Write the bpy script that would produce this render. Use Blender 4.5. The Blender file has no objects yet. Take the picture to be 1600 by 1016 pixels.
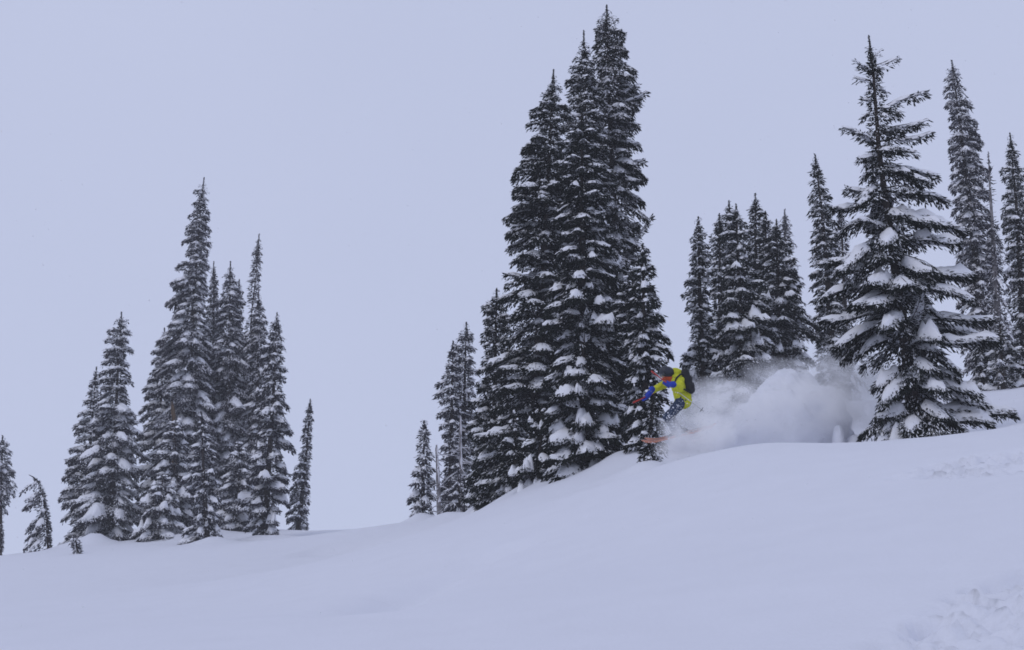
import bpy, bmesh, math
import numpy as np
from mathutils import Vector, Matrix, Quaternion

# ------------------------------------------------------------------ camera, sky, sun, exposure
sc = bpy.context.scene
COL = sc.collection
FPX, PITCH = 2222.0, math.radians(15.0)            # focal length in photo pixels, upward tilt
cam_d = bpy.data.cameras.new("camera")
cam_d.sensor_width = 36.0
cam_d.lens = 36.0 * FPX / 1600.0
cam_d.clip_start, cam_d.clip_end = 0.1, 3000.0
cam = bpy.data.objects.new("camera", cam_d)
COL.objects.link(cam)
cam.location = (0, 0, 0)
cam.rotation_euler = (math.pi / 2 + PITCH, 0, 0)
sc.camera = cam

SUN_EL, SUN_AZ = math.radians(46), math.radians(220)   # high, behind the camera's left shoulder; veiled by cloud
world = bpy.data.worlds.new("World")
sc.world = world
world.use_nodes = True
wn = world.node_tree
wn.nodes.clear()
w_out = wn.nodes.new("ShaderNodeOutputWorld")
w_mix = wn.nodes.new("ShaderNodeMixShader")
w_sky = wn.nodes.new("ShaderNodeTexSky")
w_sky.sky_type = 'NISHITA'
w_sky.sun_disc = False
w_sky.sun_elevation = SUN_EL
w_sky.sun_rotation = SUN_AZ
w_sky.altitude = 1800
w_sky.dust_density = 4.0
w_b1 = wn.nodes.new("ShaderNodeBackground")
w_b1.inputs[1].default_value = 0.10
w_b2 = wn.nodes.new("ShaderNodeBackground")           # even cloud deck
w_b2.inputs[0].default_value = (0.470, 0.513, 0.700, 1)
w_b2.inputs[1].default_value = 1.25
w_tc = wn.nodes.new("ShaderNodeTexCoord")
w_nz = wn.nodes.new("ShaderNodeTexNoise")
w_nz.inputs["Scale"].default_value = 2.2
w_nz.inputs["Detail"].default_value = 3
w_rp = wn.nodes.new("ShaderNodeValToRGB")
w_rp.color_ramp.elements[0].position, w_rp.color_ramp.elements[1].position = 0.3, 0.7
w_rp.color_ramp.elements[0].color = (0.455, 0.498, 0.668, 1)
w_rp.color_ramp.elements[1].color = (0.480, 0.522, 0.695, 1)
wn.links.new(w_tc.outputs["Generated"], w_nz.inputs["Vector"])
wn.links.new(w_nz.outputs["Fac"], w_rp.inputs["Fac"])
wn.links.new(w_rp.outputs["Color"], w_b2.inputs[0])
w_mix.inputs[0].default_value = 0.93
wn.links.new(w_sky.outputs[0], w_b1.inputs[0])
wn.links.new(w_b1.outputs[0], w_mix.inputs[1])
wn.links.new(w_b2.outputs[0], w_mix.inputs[2])
wn.links.new(w_mix.outputs[0], w_out.inputs[0])

sun_d = bpy.data.lights.new("sun", 'SUN')
sun_d.energy = 0.5
sun_d.angle = math.radians(28)
sun_d.color = (1.0, 0.95, 0.9)
sun = bpy.data.objects.new("sun", sun_d)
COL.objects.link(sun)
_sd = Vector((math.sin(SUN_AZ) * math.cos(SUN_EL), math.cos(SUN_AZ) * math.cos(SUN_EL), math.sin(SUN_EL)))
sun.rotation_euler = _sd.to_track_quat('Z', 'Y').to_euler()

sc.view_settings.view_transform = 'Standard'
sc.view_settings.look = 'None'
sc.view_settings.gamma = 1.0
sc.view_settings.exposure = -0.12
try:
    sc.view_settings.use_curve_mapping = False
except Exception:
    pass
cy = sc.cycles
cy.max_bounces = 20
cy.diffuse_bounces = 4
cy.volume_bounces = 16
cy.volume_step_rate = 0.2
cy.volume_max_steps = 256
cy.use_denoising = True
cy.filter_width = 1.7
HAZE = 0.0008

# ------------------------------------------------------------------ helpers
R_ = np.array((1.0, 0, 0))
U_ = np.array((0, -math.sin(PITCH), math.cos(PITCH)))
F_ = np.array((0, math.cos(PITCH), math.sin(PITCH)))


def ray(px, py):
    return R_ * (px - 800.0) / FPX + U_ * (508.0 - py) / FPX + F_


def P(px, py, D):
    """point seen at photo pixel (px, py), D metres ahead of the camera"""
    r = ray(px, py)
    return r * (D / r[1])


def mpp(py, D):
    """metres per photo pixel there"""
    return (D / ray(800, py)[1]) / FPX


def mesh_obj(name, verts, faces, mat, parent=None, loc=None, smooth=False):
    verts = np.asarray(verts, dtype=np.float32).reshape(-1, 3)
    me = bpy.data.meshes.new(name)
    if isinstance(faces, np.ndarray):
        nf, k = faces.shape
        me.vertices.add(len(verts))
        me.vertices.foreach_set("co", verts.ravel())
        me.loops.add(nf * k)
        me.loops.foreach_set("vertex_index", faces.astype(np.int32).ravel())
        me.polygons.add(nf)
        me.polygons.foreach_set("loop_start", np.arange(0, nf * k, k, dtype=np.int32))
        me.update(calc_edges=True)
        me.validate()
    else:
        me.from_pydata(verts.tolist(), [], faces)
    if smooth:
        me.polygons.foreach_set("use_smooth", np.ones(len(me.polygons), dtype=bool))
    me.materials.append(mat)
    o = bpy.data.objects.new(name, me)
    COL.objects.link(o)
    if parent is not None:
        o.parent = parent
    if loc is not None:
        o.location = loc
    return o


def empty(name, loc):
    o = bpy.data.objects.new(name, None)
    o.empty_display_size = 0.2
    COL.objects.link(o)
    o.location = loc
    return o


def tag(o, label, cat, group=None, kind=None):
    if label:
        o["label"] = label
    if cat:
        o["category"] = cat
    if group:
        o["group"] = group
    if kind:
        o["kind"] = kind
    return o


class Acc:
    """collects triangle/quad soup"""

    def __init__(self, k):
        self.k, self.v, self.f, self.n = k, [], [], 0

    def add(self, v, f):
        v = np.asarray(v, dtype=np.float64).reshape(-1, 3)
        self.v.append(v)
        self.f.append(np.asarray(f, dtype=np.int64).reshape(-1, self.k) + self.n)
        self.n += len(v)

    def build(self, name, mat, parent=None, off=(0, 0, 0), smooth=False):
        if not self.v:
            return None
        return mesh_obj(name, np.concatenate(self.v) - np.asarray(off), np.concatenate(self.f), mat, parent, None, smooth)


def vnoise(x, y, seed=0):
    """smooth 2-D value noise in -1..1"""
    xi, yi = np.floor(x).astype(np.int64), np.floor(y).astype(np.int64)
    xf, yf = x - xi, y - yi
    u, v = xf * xf * (3 - 2 * xf), yf * yf * (3 - 2 * yf)

    def h(a, b):
        n = (a * 374761393 + b * 668265263 + seed * 974634777) & 0xFFFFFFFF
        n = ((n ^ (n >> 13)) * 1274126177) & 0xFFFFFFFF
        n = n ^ (n >> 16)
        return (n & 0xFFFF) / 32767.5 - 1.0
    a = h(xi, yi) * (1 - u) + h(xi + 1, yi) * u
    b = h(xi, yi + 1) * (1 - u) + h(xi + 1, yi + 1) * u
    return a * (1 - v) + b * v


def fbm(x, y, seed=0, o=4):
    s, a = 0.0, 0.5
    for i in range(o):
        s = s + a * vnoise(x * 2 ** i, y * 2 ** i, seed + i)
        a *= 0.5
    return s


# ------------------------------------------------------------------ materials
def material(name, base, rough=0.8, var=0.0, scale=6.0, bump=0.0, bscale=40.0, spec=0.3, base2=None, sheen=0.0, sss=0.0):
    m = bpy.data.materials.new(name)
    m.use_nodes = True
    nt = m.node_tree
    b = nt.nodes["Principled BSDF"]
    b.inputs["Roughness"].default_value = rough
    b.inputs["Specular IOR Level"].default_value = spec
    if sheen:
        b.inputs["Sheen Weight"].default_value = sheen
    if sss:
        b.inputs["Subsurface Weight"].default_value = sss
        b.inputs["Subsurface Radius"].default_value = (0.03, 0.035, 0.05)
        b.inputs["Subsurface Scale"].default_value = 1.0
    tc = nt.nodes.new("ShaderNodeTexCoord")
    n1 = nt.nodes.new("ShaderNodeTexNoise")
    n1.inputs["Scale"].default_value = scale
    n1.inputs["Detail"].default_value = 4
    nt.links.new(tc.outputs["Object"], n1.inputs["Vector"])
    rp = nt.nodes.new("ShaderNodeValToRGB")
    c = np.array(base)
    c2 = np.array(base2) if base2 is not None else np.clip(c * (1 + var), 0, 1)
    c1 = c if base2 is not None else c * (1 - var)
    rp.color_ramp.elements[0].position = 0.32
    rp.color_ramp.elements[1].position = 0.68
    rp.color_ramp.elements[0].color = (*c1, 1)
    rp.color_ramp.elements[1].color = (*c2, 1)
    nt.links.new(n1.outputs["Fac"], rp.inputs["Fac"])
    nt.links.new(rp.outputs["Color"], b.inputs["Base Color"])
    if bump:
        n2 = nt.nodes.new("ShaderNodeTexNoise")
        n2.inputs["Scale"].default_value = bscale
        n2.inputs["Detail"].default_value = 5
        nt.links.new(tc.outputs["Object"], n2.inputs["Vector"])
        bp = nt.nodes.new("ShaderNodeBump")
        bp.inputs["Strength"].default_value = bump
        bp.inputs["Distance"].default_value = 0.02
        nt.links.new(n2.outputs["Fac"], bp.inputs["Height"])
        nt.links.new(bp.outputs["Normal"], b.inputs["Normal"])
    return m


M_SNOW = material("snow_ground", (0.72, 0.736, 0.80), 0.75, 0.012, 1.5, 0.35, 22.0, 0.2)
M_LOAD = material("snow_on_branches", (0.79, 0.80, 0.84), 0.8, 0.02, 5.0, 0.5, 30.0, 0.2)
M_RIME = material("rime", (0.68, 0.68, 0.72), 0.9, 0.10, 4.0, 0.0, 30.0, 0.1)
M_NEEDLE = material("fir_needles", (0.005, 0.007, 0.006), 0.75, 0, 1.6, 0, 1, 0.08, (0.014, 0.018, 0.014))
M_NEEDLE_HAZED = material("hazed_fir_needles", (0.030, 0.028, 0.037), 0.75, 0, 1.6, 0, 1, 0.08, (0.060, 0.057, 0.070))  # paler violet-grey: extra distance haze put into the needle colour
M_BARK = material("bark", (0.035, 0.026, 0.022), 0.9, 0, 5.0, 0.6, 30, 0.2, (0.075, 0.062, 0.055))
M_DEAD = material("weathered_wood", (0.10, 0.09, 0.09), 0.9, 0, 7.0, 0.6, 30, 0.2, (0.26, 0.25, 0.26))
M_BROKEN = material("torn_wood", (0.15, 0.10, 0.055), 0.9, 0, 6.0, 0.5, 30, 0.2, (0.06, 0.045, 0.035))

# ------------------------------------------------------------------ the slope
CTRL = [  # photo pixel and distance of points on the snow
    (0, 1016, 13), (400, 1016, 12), (800, 1016, 11), (1200, 1016, 10), (1600, 1016, 9), (-300, 1016, 14), (1900, 1000, 8.5),
    (0, 955, 27), (400, 940, 25), (800, 905, 18.5), (1200, 850, 16), (1600, 800, 14.5), (-300, 960, 30), (1900, 770, 14),
    (0, 905, 47), (300, 885, 44), (600, 862, 40), (900, 800, 25.5), (1200, 752, 22), (1500, 735, 19.5),
    (0, 873, 66), (60, 862, 66), (120, 856, 63), (210, 847, 66), (320, 850, 58.5), (412, 845, 60), (290, 828, 71), (390, 825, 72), (500, 829, 68), (560, 827, 66), (-250, 885, 64),
    (640, 816, 57), (740, 798, 48), (830, 762, 39.5), (900, 740, 37), (960, 722, 36), (1010, 742, 31.5), (1100, 710, 29.5),
    (1200, 691, 28), (1300, 692, 28), (1390, 698, 28.5), (1480, 686, 28.5), (1600, 661, 28.5), (1850, 620, 28),
    (1040, 705, 37), (1120, 680, 40), (1200, 678, 38), (1320, 672, 38), (1450, 690, 34), (1570, 655, 34),
    (1130, 640, 48), (1230, 634, 50), (1300, 630, 51), (1400, 628, 48), (1540, 610, 44), (1600, 604, 44), (1850, 580, 44),
    (-250, 900, 82), (200, 866, 86), (350, 860, 88), (500, 858, 84), (700, 850, 75), (850, 800, 60), (960, 760, 55), (1150, 690, 66), (1400, 680, 68), (1850, 620, 68),
    (-500, 1060, 130), (200, 1040, 130), (800, 1020, 125), (1300, 900, 120), (1900, 850, 120),
]
cp = np.array([P(*c) for c in CTRL] + [(0, 0, -1.6), (-9, 0, -2.6), (9, 0, -0.3), (0, -20, -5.5), (-25, -20, -8), (25, -20, -3),
                                       (-80, 0, -10), (80, 0, 6), (-120, 60, -10), (120, 60, 8), (-120, 160, -34), (0, 170, -30), (120, 160, -22)])


def tps_fit(pts, lam=0.02):
    n = len(pts)
    x, y, z = pts[:, 0], pts[:, 1], pts[:, 2]
    d2 = (x[:, None] - x) ** 2 + (y[:, None] - y) ** 2
    K = np.where(d2 > 0, 0.5 * d2 * np.log(d2 + 1e-12), 0) + lam * np.eye(n) * (1 + y[:, None].clip(0) * 0.0)
    A = np.zeros((n + 3, n + 3))
    A[:n, :n] = K
    A[:n, n] = 1
    A[:n, n + 1] = x
    A[:n, n + 2] = y
    A[n:, :n] = A[:n, n:].T
    return np.linalg.solve(A, np.concatenate([z, np.zeros(3)]))


TW = tps_fit(cp)


def H0(x, y):
    x, y = np.asarray(x, float), np.asarray(y, float)
    n = len(cp)
    z = TW[n] + TW[n + 1] * x + TW[n + 2] * y
    for i in range(n):
        d2 = (x - cp[i, 0]) ** 2 + (y - cp[i, 1]) ** 2
        z = z + TW[i] * 0.5 * d2 * np.log(d2 + 1e-12)
    return z


def hit(px, py, d0=4.0, d1=100.0):
    r = ray(px, py)
    r = r / r[1]
    D = np.linspace(d0, d1, 1500)
    g = H0(r[0] * D, D) - r[2] * D
    k = np.argmax(g > 0)
    if not (g > 0).any():
        k = np.argmax(g)
    return np.array((r[0] * D[k], D[k]))


def seg_dist(x, y, pts):
    """distance to a polyline and the length along it"""
    best = np.full(np.shape(x), 1e9)
    along = np.zeros(np.shape(x))
    acc = 0
    for a, b in zip(pts[:-1], pts[1:]):
        d = b - a
        L = np.hypot(*d)
        t = np.clip(((x - a[0]) * d[0] + (y - a[1]) * d[1]) / L ** 2, 0, 1)
        q = np.hypot(x - a[0] - t * d[0], y - a[1] - t * d[1])
        m = q < best
        best = np.where(m, q, best)
        along = np.where(m, acc + t * L, along)
        acc += L
    return best, along / acc


TROUGH_A = [hit(*p) for p in ((560, 960), (640, 918), (760, 868), (860, 842))]
TROUGH_B = [hit(*p) for p in ((470, 862), (540, 854), (640, 836))]
TRACK_A = [hit(*p) for p in ((1498, 748), (1560, 728), (1650, 712), (1750, 705))]
TRACK_B = [hit(*p) for p in ((1440, 1075), (1530, 990), (1610, 940), (1720, 900))]
TRACK_C = [hit(*p) for p in ((1490, 932), (1545, 912), (1640, 880))]
HUMP = P(145, 848, 65)
DRIFT = []                                          # little drifts along the feet of the trees
_r = np.random.default_rng(77)
for (px, py, D, sp_) in [(120, 850, 65, 60), (180, 848, 66, 60), (250, 842, 66, 40), (300, 840, 65, 40), (365, 838, 66, 40), (415, 842, 60.5, 20), (322, 848, 59, 18), (665, 814, 56, 30), (715, 806, 53, 40),
                         (770, 800, 43, 30), (805, 785, 40, 30), (845, 768, 38.5, 30), (900, 742, 37, 50), (960, 722, 36, 30), (1010, 738, 32.3, 20)]:
    for _ in range(3):
        q_ = P(px + _r.uniform(-sp_, sp_), py, D + _r.uniform(-1.0, 0.6))
        DRIFT.append((q_[0], q_[1], _r.uniform(0.35, 0.9), _r.uniform(0.06, 0.2)))


def H(x, y):
    x, y = np.asarray(x, float), np.asarray(y, float)
    z = H0(x, y)
    z = z + 0.05 * fbm(x * 0.16, y * 0.16, 3, 3) + 0.026 * fbm(x * 0.8, y * 0.8, 9, 4)
    d, t = seg_dist(x, y, TROUGH_A)
    z = z - 0.30 * np.exp(-(d / 0.45) ** 2) * np.sin(np.clip(t, 0, 1) * math.pi) ** 0.6
    d, t = seg_dist(x, y, TROUGH_B)
    z = z - 0.34 * np.exp(-(d / 0.9) ** 2) * np.sin(np.clip(t, 0, 1) * math.pi) ** 0.6
    for trk, wd, amp in ((TRACK_A, 1.25, 0.25), (TRACK_B, 0.66, 0.25)):
        d, t = seg_dist(x, y, trk)
        edge = 1 / (1 + np.exp((d + 0.18 * fbm(x * 2.2, y * 2.2, 21, 3) - wd) / 0.05))
        edge = edge * np.clip(t / 0.15, 0, 1)
        lump = 1.0 - np.abs(fbm(x * 3.0, y * 3.0, 31, 3)) * 2.4 + 0.7 * fbm(x * 6.5, y * 6.5, 41, 2)
        z = z + edge * amp * (lump * 0.75 - 0.75)
    d, t = seg_dist(x, y, TRACK_C)
    z = z - 0.06 * np.exp(-(d / 0.06) ** 2) * np.sin(np.clip(t, 0, 1) * math.pi) ** 0.5
    z = z + 0.42 * np.exp(-(((x - HUMP[0]) / 0.7) ** 2 + ((y - HUMP[1]) / 0.9) ** 2))
    for (dx, dy, dr, dh) in DRIFT:
        z = z + dh * np.exp(-((x - dx) ** 2 + (y - dy) ** 2) / dr ** 2)
    return z


def axis_lines(spans):
    out = [spans[0][0]]
    for a, b, s in spans:
        n = max(1, int(round((b - a) / s)))
        out += list(np.linspace(a, b, n + 1)[1:])
    return np.array(out)


gx = axis_lines([(-150, -60, 6), (-60, -24, 1.2), (-24, -8, 0.4), (-8, 2.6, 0.2), (2.6, 8.6, 0.055), (8.6, 18, 0.25), (18, 50, 1.2), (50, 150, 6)])
gy = axis_lines([(-30, 2, 2), (2, 7, 0.3), (7, 12.5, 0.055), (12.5, 15.5, 0.15), (15.5, 21.5, 0.065), (21.5, 42, 0.16), (42, 75, 0.4), (75, 180, 4)])
GX, GY = np.meshgrid(gx, gy)
GZ = H(GX.ravel(), GY.ravel()).reshape(GX.shape)
nx, ny = len(gx), len(gy)
idx = np.arange(nx * ny).reshape(ny, nx)
quads = np.stack([idx[:-1, :-1], idx[:-1, 1:], idx[1:, 1:], idx[1:, :-1]], -1).reshape(-1, 4)
ground = mesh_obj("snow_slope", np.stack([GX, GY, GZ], -1), quads, M_SNOW, smooth=True)
tag(ground, "smooth snow covered slope rising to the right", None, kind="structure")
TRIS = [2 * len(quads)]

# snow bank that the spray comes off, and its small neighbours
def snow_lump(name, px0, px1, ptop, pbot, D, depth, label, seed, groove=False, group=None, res=72):
    c = P((px0 + px1) / 2, pbot, D)
    m = mpp(pbot, D)
    rx, rz = (px1 - px0) / 2 * m, (pbot - ptop) * m
    th = np.linspace(0, 2 * math.pi, res, endpoint=False)
    ph = np.linspace(-0.25, 1.0, res // 2) * math.pi / 2
    T, F = np.meshgrid(th, ph)
    e = np.where(np.cos(T) < 0, 1.25, 0.80) if res > 60 else 1.0
    x = np.cos(T) * np.cos(F) ** e
    y = np.sin(T) * np.cos(F) ** e
    z = np.sin(F)
    lx, lz = T * 2.2, F * 3.0
    n = (0.34 if res > 60 else 0.12) * fbm(x * 1.5 + seed, z * 1.5 + y * 0.8, seed, 4) - 0.13 * np.abs(fbm(x * 3.2 + y * 2, z * 3.2 - y, seed + 5, 4))
    k = 1 + n
    x, y, z = x * k, y * k, z * k
    if groove:                                      # the curled right-hand lip
        g = np.exp(-((x - 0.70 + 0.25 * (z - 0.4) ** 2) / 0.06) ** 2) * (y < 0) * np.clip(1.2 - z, 0, 1) * np.clip(z * 3, 0, 1)
        x = x * (1 - 0.10 * g)
        y = y * (1 - 0.22 * g)
        x = x + 0.05 * np.sin(z * 3)
    v = np.stack([x * rx, y * depth, z * rz], -1).reshape(-1, 3)
    h, w = T.shape
    ii = np.arange(h * w).reshape(h, w)
    q = np.stack([ii[:-1, :], np.roll(ii, -1, 1)[:-1, :], np.roll(ii, -1, 1)[1:, :], ii[1:, :]], -1).reshape(-1, 4)
    o = mesh_obj(name, v, q, M_SNOW, None, c, True)
    tag(o, label, "snow mound", group)
    return o


snow_lump("snow_mound", 1120, 1328, 580, 712, 31.9, 1.2, "big rounded snow mound in the spray left of the large fir", 4, False, res=110)
snow_lump("snow_lump", 1301, 1322, 663, 700, 30.5, 0.2, "small egg shaped snow lump at the foot of the mound", 11, False, res=36)
snow_lump("snow_lump", 1320, 1350, 680, 704, 30.6, 0.3, "low snow lump between egg shaped lump and large fir", 14, False, res=36)

# ------------------------------------------------------------------ trees
def interp_axis(axis, y):
    ys = [a[1] for a in axis]
    xs = [a[0] for a in axis]
    return np.interp(y, ys, xs)


def tube(acc, pts, rad, n=7):
    pts = np.asarray(pts, float)
    rad = np.asarray(rad, float)
    t = np.gradient(pts, axis=0)
    t /= np.linalg.norm(t, axis=1, keepdims=True) + 1e-9
    ref = np.where(np.abs(t[:, 2:3]) > 0.9, np.array([[1.0, 0, 0]]), np.array([[0, 0, 1.0]]))
    a = np.cross(t, ref)
    a /= np.linalg.norm(a, axis=1, keepdims=True) + 1e-9
    b = np.cross(t, a)
    an = np.linspace(0, 2 * math.pi, n, endpoint=False)
    v = pts[:, None, :] + rad[:, None, None] * (a[:, None, :] * np.cos(an)[None, :, None] + b[:, None, :] * np.sin(an)[None, :, None])
    k = len(pts)
    ii = np.arange(k * n).reshape(k, n)
    q = np.stack([ii[:-1], np.roll(ii, -1, 1)[:-1], np.roll(ii, -1, 1)[1:], ii[1:]], -1).reshape(-1, 4)
    acc.add(v, q)


def norm(a):
    return a / (np.linalg.norm(a, axis=-1, keepdims=True) + 1e-9)


ZH = np.array((0, 0, 1.0))
STYLES = {
    #          spacing, per-row, finger len/wid, coverage, elev top/bottom, droop, fan ratio, pad thickness, pad share, finger snow, arch
    "laden":  dict(sp=0.40, nb=8, fl=0.135, fwd=0.046, cov=2.1, e0=25, e1=-6, k=0.30, fr=0.50, T=0.11, padp=0.90, fs=0.09, arch=0.40, thick=0.17),
    "dense":  dict(sp=0.32, nb=7, fl=0.135, fwd=0.045, cov=2.1, e0=22, e1=-6, k=0.28, fr=0.46, T=0.050, padp=0.75, fs=0.15, arch=0.40, thick=0.13),
    "rimed":  dict(sp=0.36, nb=7, fl=0.165, fwd=0.055, cov=2.0, e0=12, e1=-22, k=0.34, fr=0.44, T=0.050, padp=0.75, fs=0.50, arch=0.50, thick=0.15),
    "far":    dict(sp=0.48, nb=8, fl=0.165, fwd=0.058, cov=2.2, e0=20, e1=-8, k=0.32, fr=0.46, T=0.080, padp=0.95, fs=0.42, arch=0.42, thick=0.18),
    "sparse": dict(sp=0.36, nb=5, fl=0.20, fwd=0.055, cov=1.2, e0=25, e1=-25, k=0.35, fr=0.22, T=0.03, padp=0.3, fs=0.50, arch=0.3, thick=0.06),
    "young":  dict(sp=0.30, nb=6, fl=0.15, fwd=0.045, cov=1.6, e0=45, e1=5, k=0.25, fr=0.34, T=0.07, padp=0.8, fs=0.20, arch=0.3, thick=0.09),
}
LOADMAT = {"rimed": "R", "sparse": "R"}
HAZED = ("rimed", "sparse", "far")


def fir(name, label, group, axis, D, prof, style="dense", seed=1, extra=(), cat="tree", needle=None, bare=(), jit=0.22, trunk_r=None, open_top=0.0, pillows=False, wood_mat=None, **ov):
    st = dict(STYLES[style])
    st.update(ov)
    rng = np.random.default_rng(seed)
    axis = sorted(axis, key=lambda a: a[1])
    top, bot = axis[0][1], axis[-1][1]
    ysamp = np.linspace(top, bot, 24)
    ax3 = np.array([P(interp_axis(axis, y), y, D) for y in ysamp])      # top -> base
    # plant the foot on the snow
    base = ax3[-1].copy()
    gz = float(H(base[0], base[1]))
    base[2] = gz
    ax3[-1, 2] = min(ax3[-1, 2], gz)
    root = empty(name, base)
    tag(root, label, cat, group)
    zs = ax3[::-1, 2]

    def ax_at(z):
        return np.stack([np.interp(z, zs, ax3[::-1, 0]), np.interp(z, zs, ax3[::-1, 1]), z], -1)
    zt, zb = ax3[0, 2], ax3[-1, 2]
    Ht = zt - zb
    pr = np.array(sorted(prof))
    pz = np.array([P(800, y, D)[2] for y in pr[:, 0]])
    sc_ = np.array([mpp(y, D) for y in pr[:, 0]])
    wl, wr = pr[:, 1] * sc_, pr[:, 2] * sc_
    _b = 1 + {"dense": 0.32, "laden": 0.18}.get(style, 0.06) * np.clip(1 - (pz[0] - pz) / (0.45 * (pz[0] - pz[-1]) + 1e-6), 0, 1)     # twigs are short near the tip: fill out
    if style in HAZED:                                                  # the far trees stay slim at the foot
        _b = _b * (1 - 0.14 * np.clip((pz[0] - pz) / (pz[0] - pz[-1]), 0, 1))
        jit = min(jit, 0.20)
    wl, wr = wl * _b, wr * _b

    def wid(z, az):
        a = np.interp(z, pz[::-1], wl[::-1])
        b = np.interp(z, pz[::-1], wr[::-1])
        c = np.cos(az)
        return np.maximum(0.05, 0.5 * (a + b) + 0.5 * (b - a) * c)
    # --- branch list
    sp = st["sp"]
    n = max(12, int(Ht / sp * st["nb"]))
    u = (np.arange(n) + rng.uniform(-0.5, 0.5, n)) / n
    u = np.clip(u, 0, 1) ** 1.12                       # a little denser towards the top
    z0 = zt - 0.02 * Ht - u * (Ht * 0.985)
    z0 = z0 + sp * 0.25 * np.sin(2 * math.pi * z0 / sp)        # whorls
    az = np.arange(n) * 2.39996 + rng.normal(0, 0.35, n)
    tt = np.clip((zt - z0) / Ht, 0, 1)
    e = np.radians(st["e0"] + (st["e1"] - st["e0"]) * tt ** 0.55) + rng.normal(0, 0.09, n)
    kk = st["k"] * rng.uniform(0.75, 1.25, n)
    a = np.tan(e)
    w0 = wid(z0, az)
    zt_ = np.clip(z0 + w0 * (a - kk), zb, zt)
    L = wid(zt_, az) * (1 + rng.normal(0, jit, n).clip(-0.45, 0.40)) * 1.08
    bulge = vnoise(z0 * 1.15 + seed * 7.3, az % (2 * math.pi) * 0.9 + seed, seed)
    L = np.maximum(L * (1 + 0.20 * bulge), 0.10)
    load = np.clip(1 + 1.1 * vnoise(z0 * 0.8 + seed, (az % (2 * math.pi)) * 1.1, seed + 3), 0.1, 2.2)
    keep = ~((bulge < -0.62) & (rng.random(n) < 0.7))
    for (y0, y1) in bare:
        za, zc = P(800, y0, D)[2], P(800, y1, D)[2]
        keep &= ~((z0 < za) & (z0 > zc))
    if open_top:
        keep &= ~((tt < open_top) & (rng.random(n) < 0.45))
    z0, az, a, kk, L, tt, load = (q[keep] for q in (z0, az, a, kk, L, tt, load))
    o = ax_at(z0)
    fw = np.clip(st["fr"] * L * rng.uniform(0.8, 1.25, len(L)), 0.07, 0.60)
    T = st["T"] * np.clip(0.25 + 1.15 * tt, 0, 1.15) * np.clip(L / 0.6, 0.35, 1.4) * rng.uniform(0.5, 1.5, len(L))
    T = np.where(rng.random(len(L)) < st["padp"], T * load * rng.uniform(0.35, 1.25, len(L)), 0.0)
    T = T * np.clip(1.2 + (a - 1.6 * kk) * 0.8, 0.15, 1)
    fw_pad = np.clip(0.60 + 0.5 * rng.random(len(L)), 0, 1)
    n_reg = len(L)
    if extra:                                          # branches the photo shows one by one
        eo, ea, eaz, eL, ek, efw, eT = [], [], [], [], [], [], []
        for (ys, tx, ty, dd, k_, fr_, T_) in extra:
            p0 = P(interp_axis(axis, ys), ys, D)
            p1 = P(tx, ty, D + dd)
            h = math.hypot(p1[0] - p0[0], p1[1] - p0[1])
            eo.append(p0)
            eaz.append(math.atan2(p1[1] - p0[1], p1[0] - p0[0]))
            eL.append(h)
            ek.append(k_)
            ea.append((p1[2] - p0[2]) / h + k_)
            efw.append(fr_)
            eT.append(T_)
        o = np.concatenate([o, np.array(eo)])
        az = np.concatenate([az, eaz])
        a = np.concatenate([a, ea])
        kk = np.concatenate([kk, ek])
        L = np.concatenate([L, eL])
        fw = np.concatenate([fw, efw])
        T = np.concatenate([T, eT])
        fw_pad = np.concatenate([fw_pad, np.full(len(eT), 0.95)])
    B = len(L)
    h = np.stack([np.cos(az), np.sin(az), np.zeros(B)], -1)
    s_ = np.stack([-np.sin(az), np.cos(az), np.zeros(B)], -1)
    wob = rng.normal(0, 0.10, (B, 2))

    def centre(i, s):
        Li = L[i]
        c = o[i] + h[i] * (Li * s)[:, None]
        c = c + s_[i] * (Li * wob[i, 0] * s * s)[:, None]
        return c + ZH * (Li * (a[i] * s - kk[i] * s * s + 0.04 * np.sin(s * 7 + wob[i, 1] * 30) * s))[:, None]

    def width(i, s):
        return fw[i] * 1.45 * (s + 0.06) ** 0.6 * np.clip(1.03 - s, 0, 1) ** 0.5

    # --- wood
    wood = Acc(4)
    r0 = trunk_r or (0.055 + 0.012 * Ht)
    tube(wood, ax3[::-1], np.linspace(r0, 0.012, len(ax3)) ** 1.0, 8)
    ss = np.array((0.0, 0.35, 0.7, 0.97))
    ii = np.repeat(np.arange(B), 4)
    cpts = centre(ii, np.tile(ss, B)).reshape(B, 4, 3)
    rr = (0.008 + 0.012 * L)[:, None] * np.array((1.0, 0.8, 0.5, 0.2))[None, :]
    offs = np.array([(1, 0), (-0.5, 0.87), (-0.5, -0.87)])
    tv = cpts[:, :, None, :] + rr[:, :, None, None] * (s_[:, None, None, :] * offs[None, None, :, 0:1] + ZH * offs[None, None, :, 1:2])
    bi = np.arange(B * 12).reshape(B, 4, 3)
    q = np.stack([bi[:, :-1], np.roll(bi, -1, 2)[:, :-1], np.roll(bi, -1, 2)[:, 1:], bi[:, 1:]], -1).reshape(-1, 4)
    if D < 50 or style == "sparse":
        wood.add(tv, q)
    wood.build("trunk", wood_mat or M_BARK, root, base)
    # --- needle fingers
    fl, fwd = st["fl"], st["fwd"]
    area = 1.15 * L * fw
    nf = np.clip((st["cov"] * np.where(np.sin(az) > 0.35, 0.45, 1.0) * area / (fl * fwd * 0.55)), 8, 900).astype(int)
    i = np.repeat(np.arange(B), nf)
    m = len(i)
    s = rng.random(m) ** 0.62
    v = rng.uniform(-1, 1, m)
    W = width(i, s)
    drop = rng.random(m)
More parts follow.
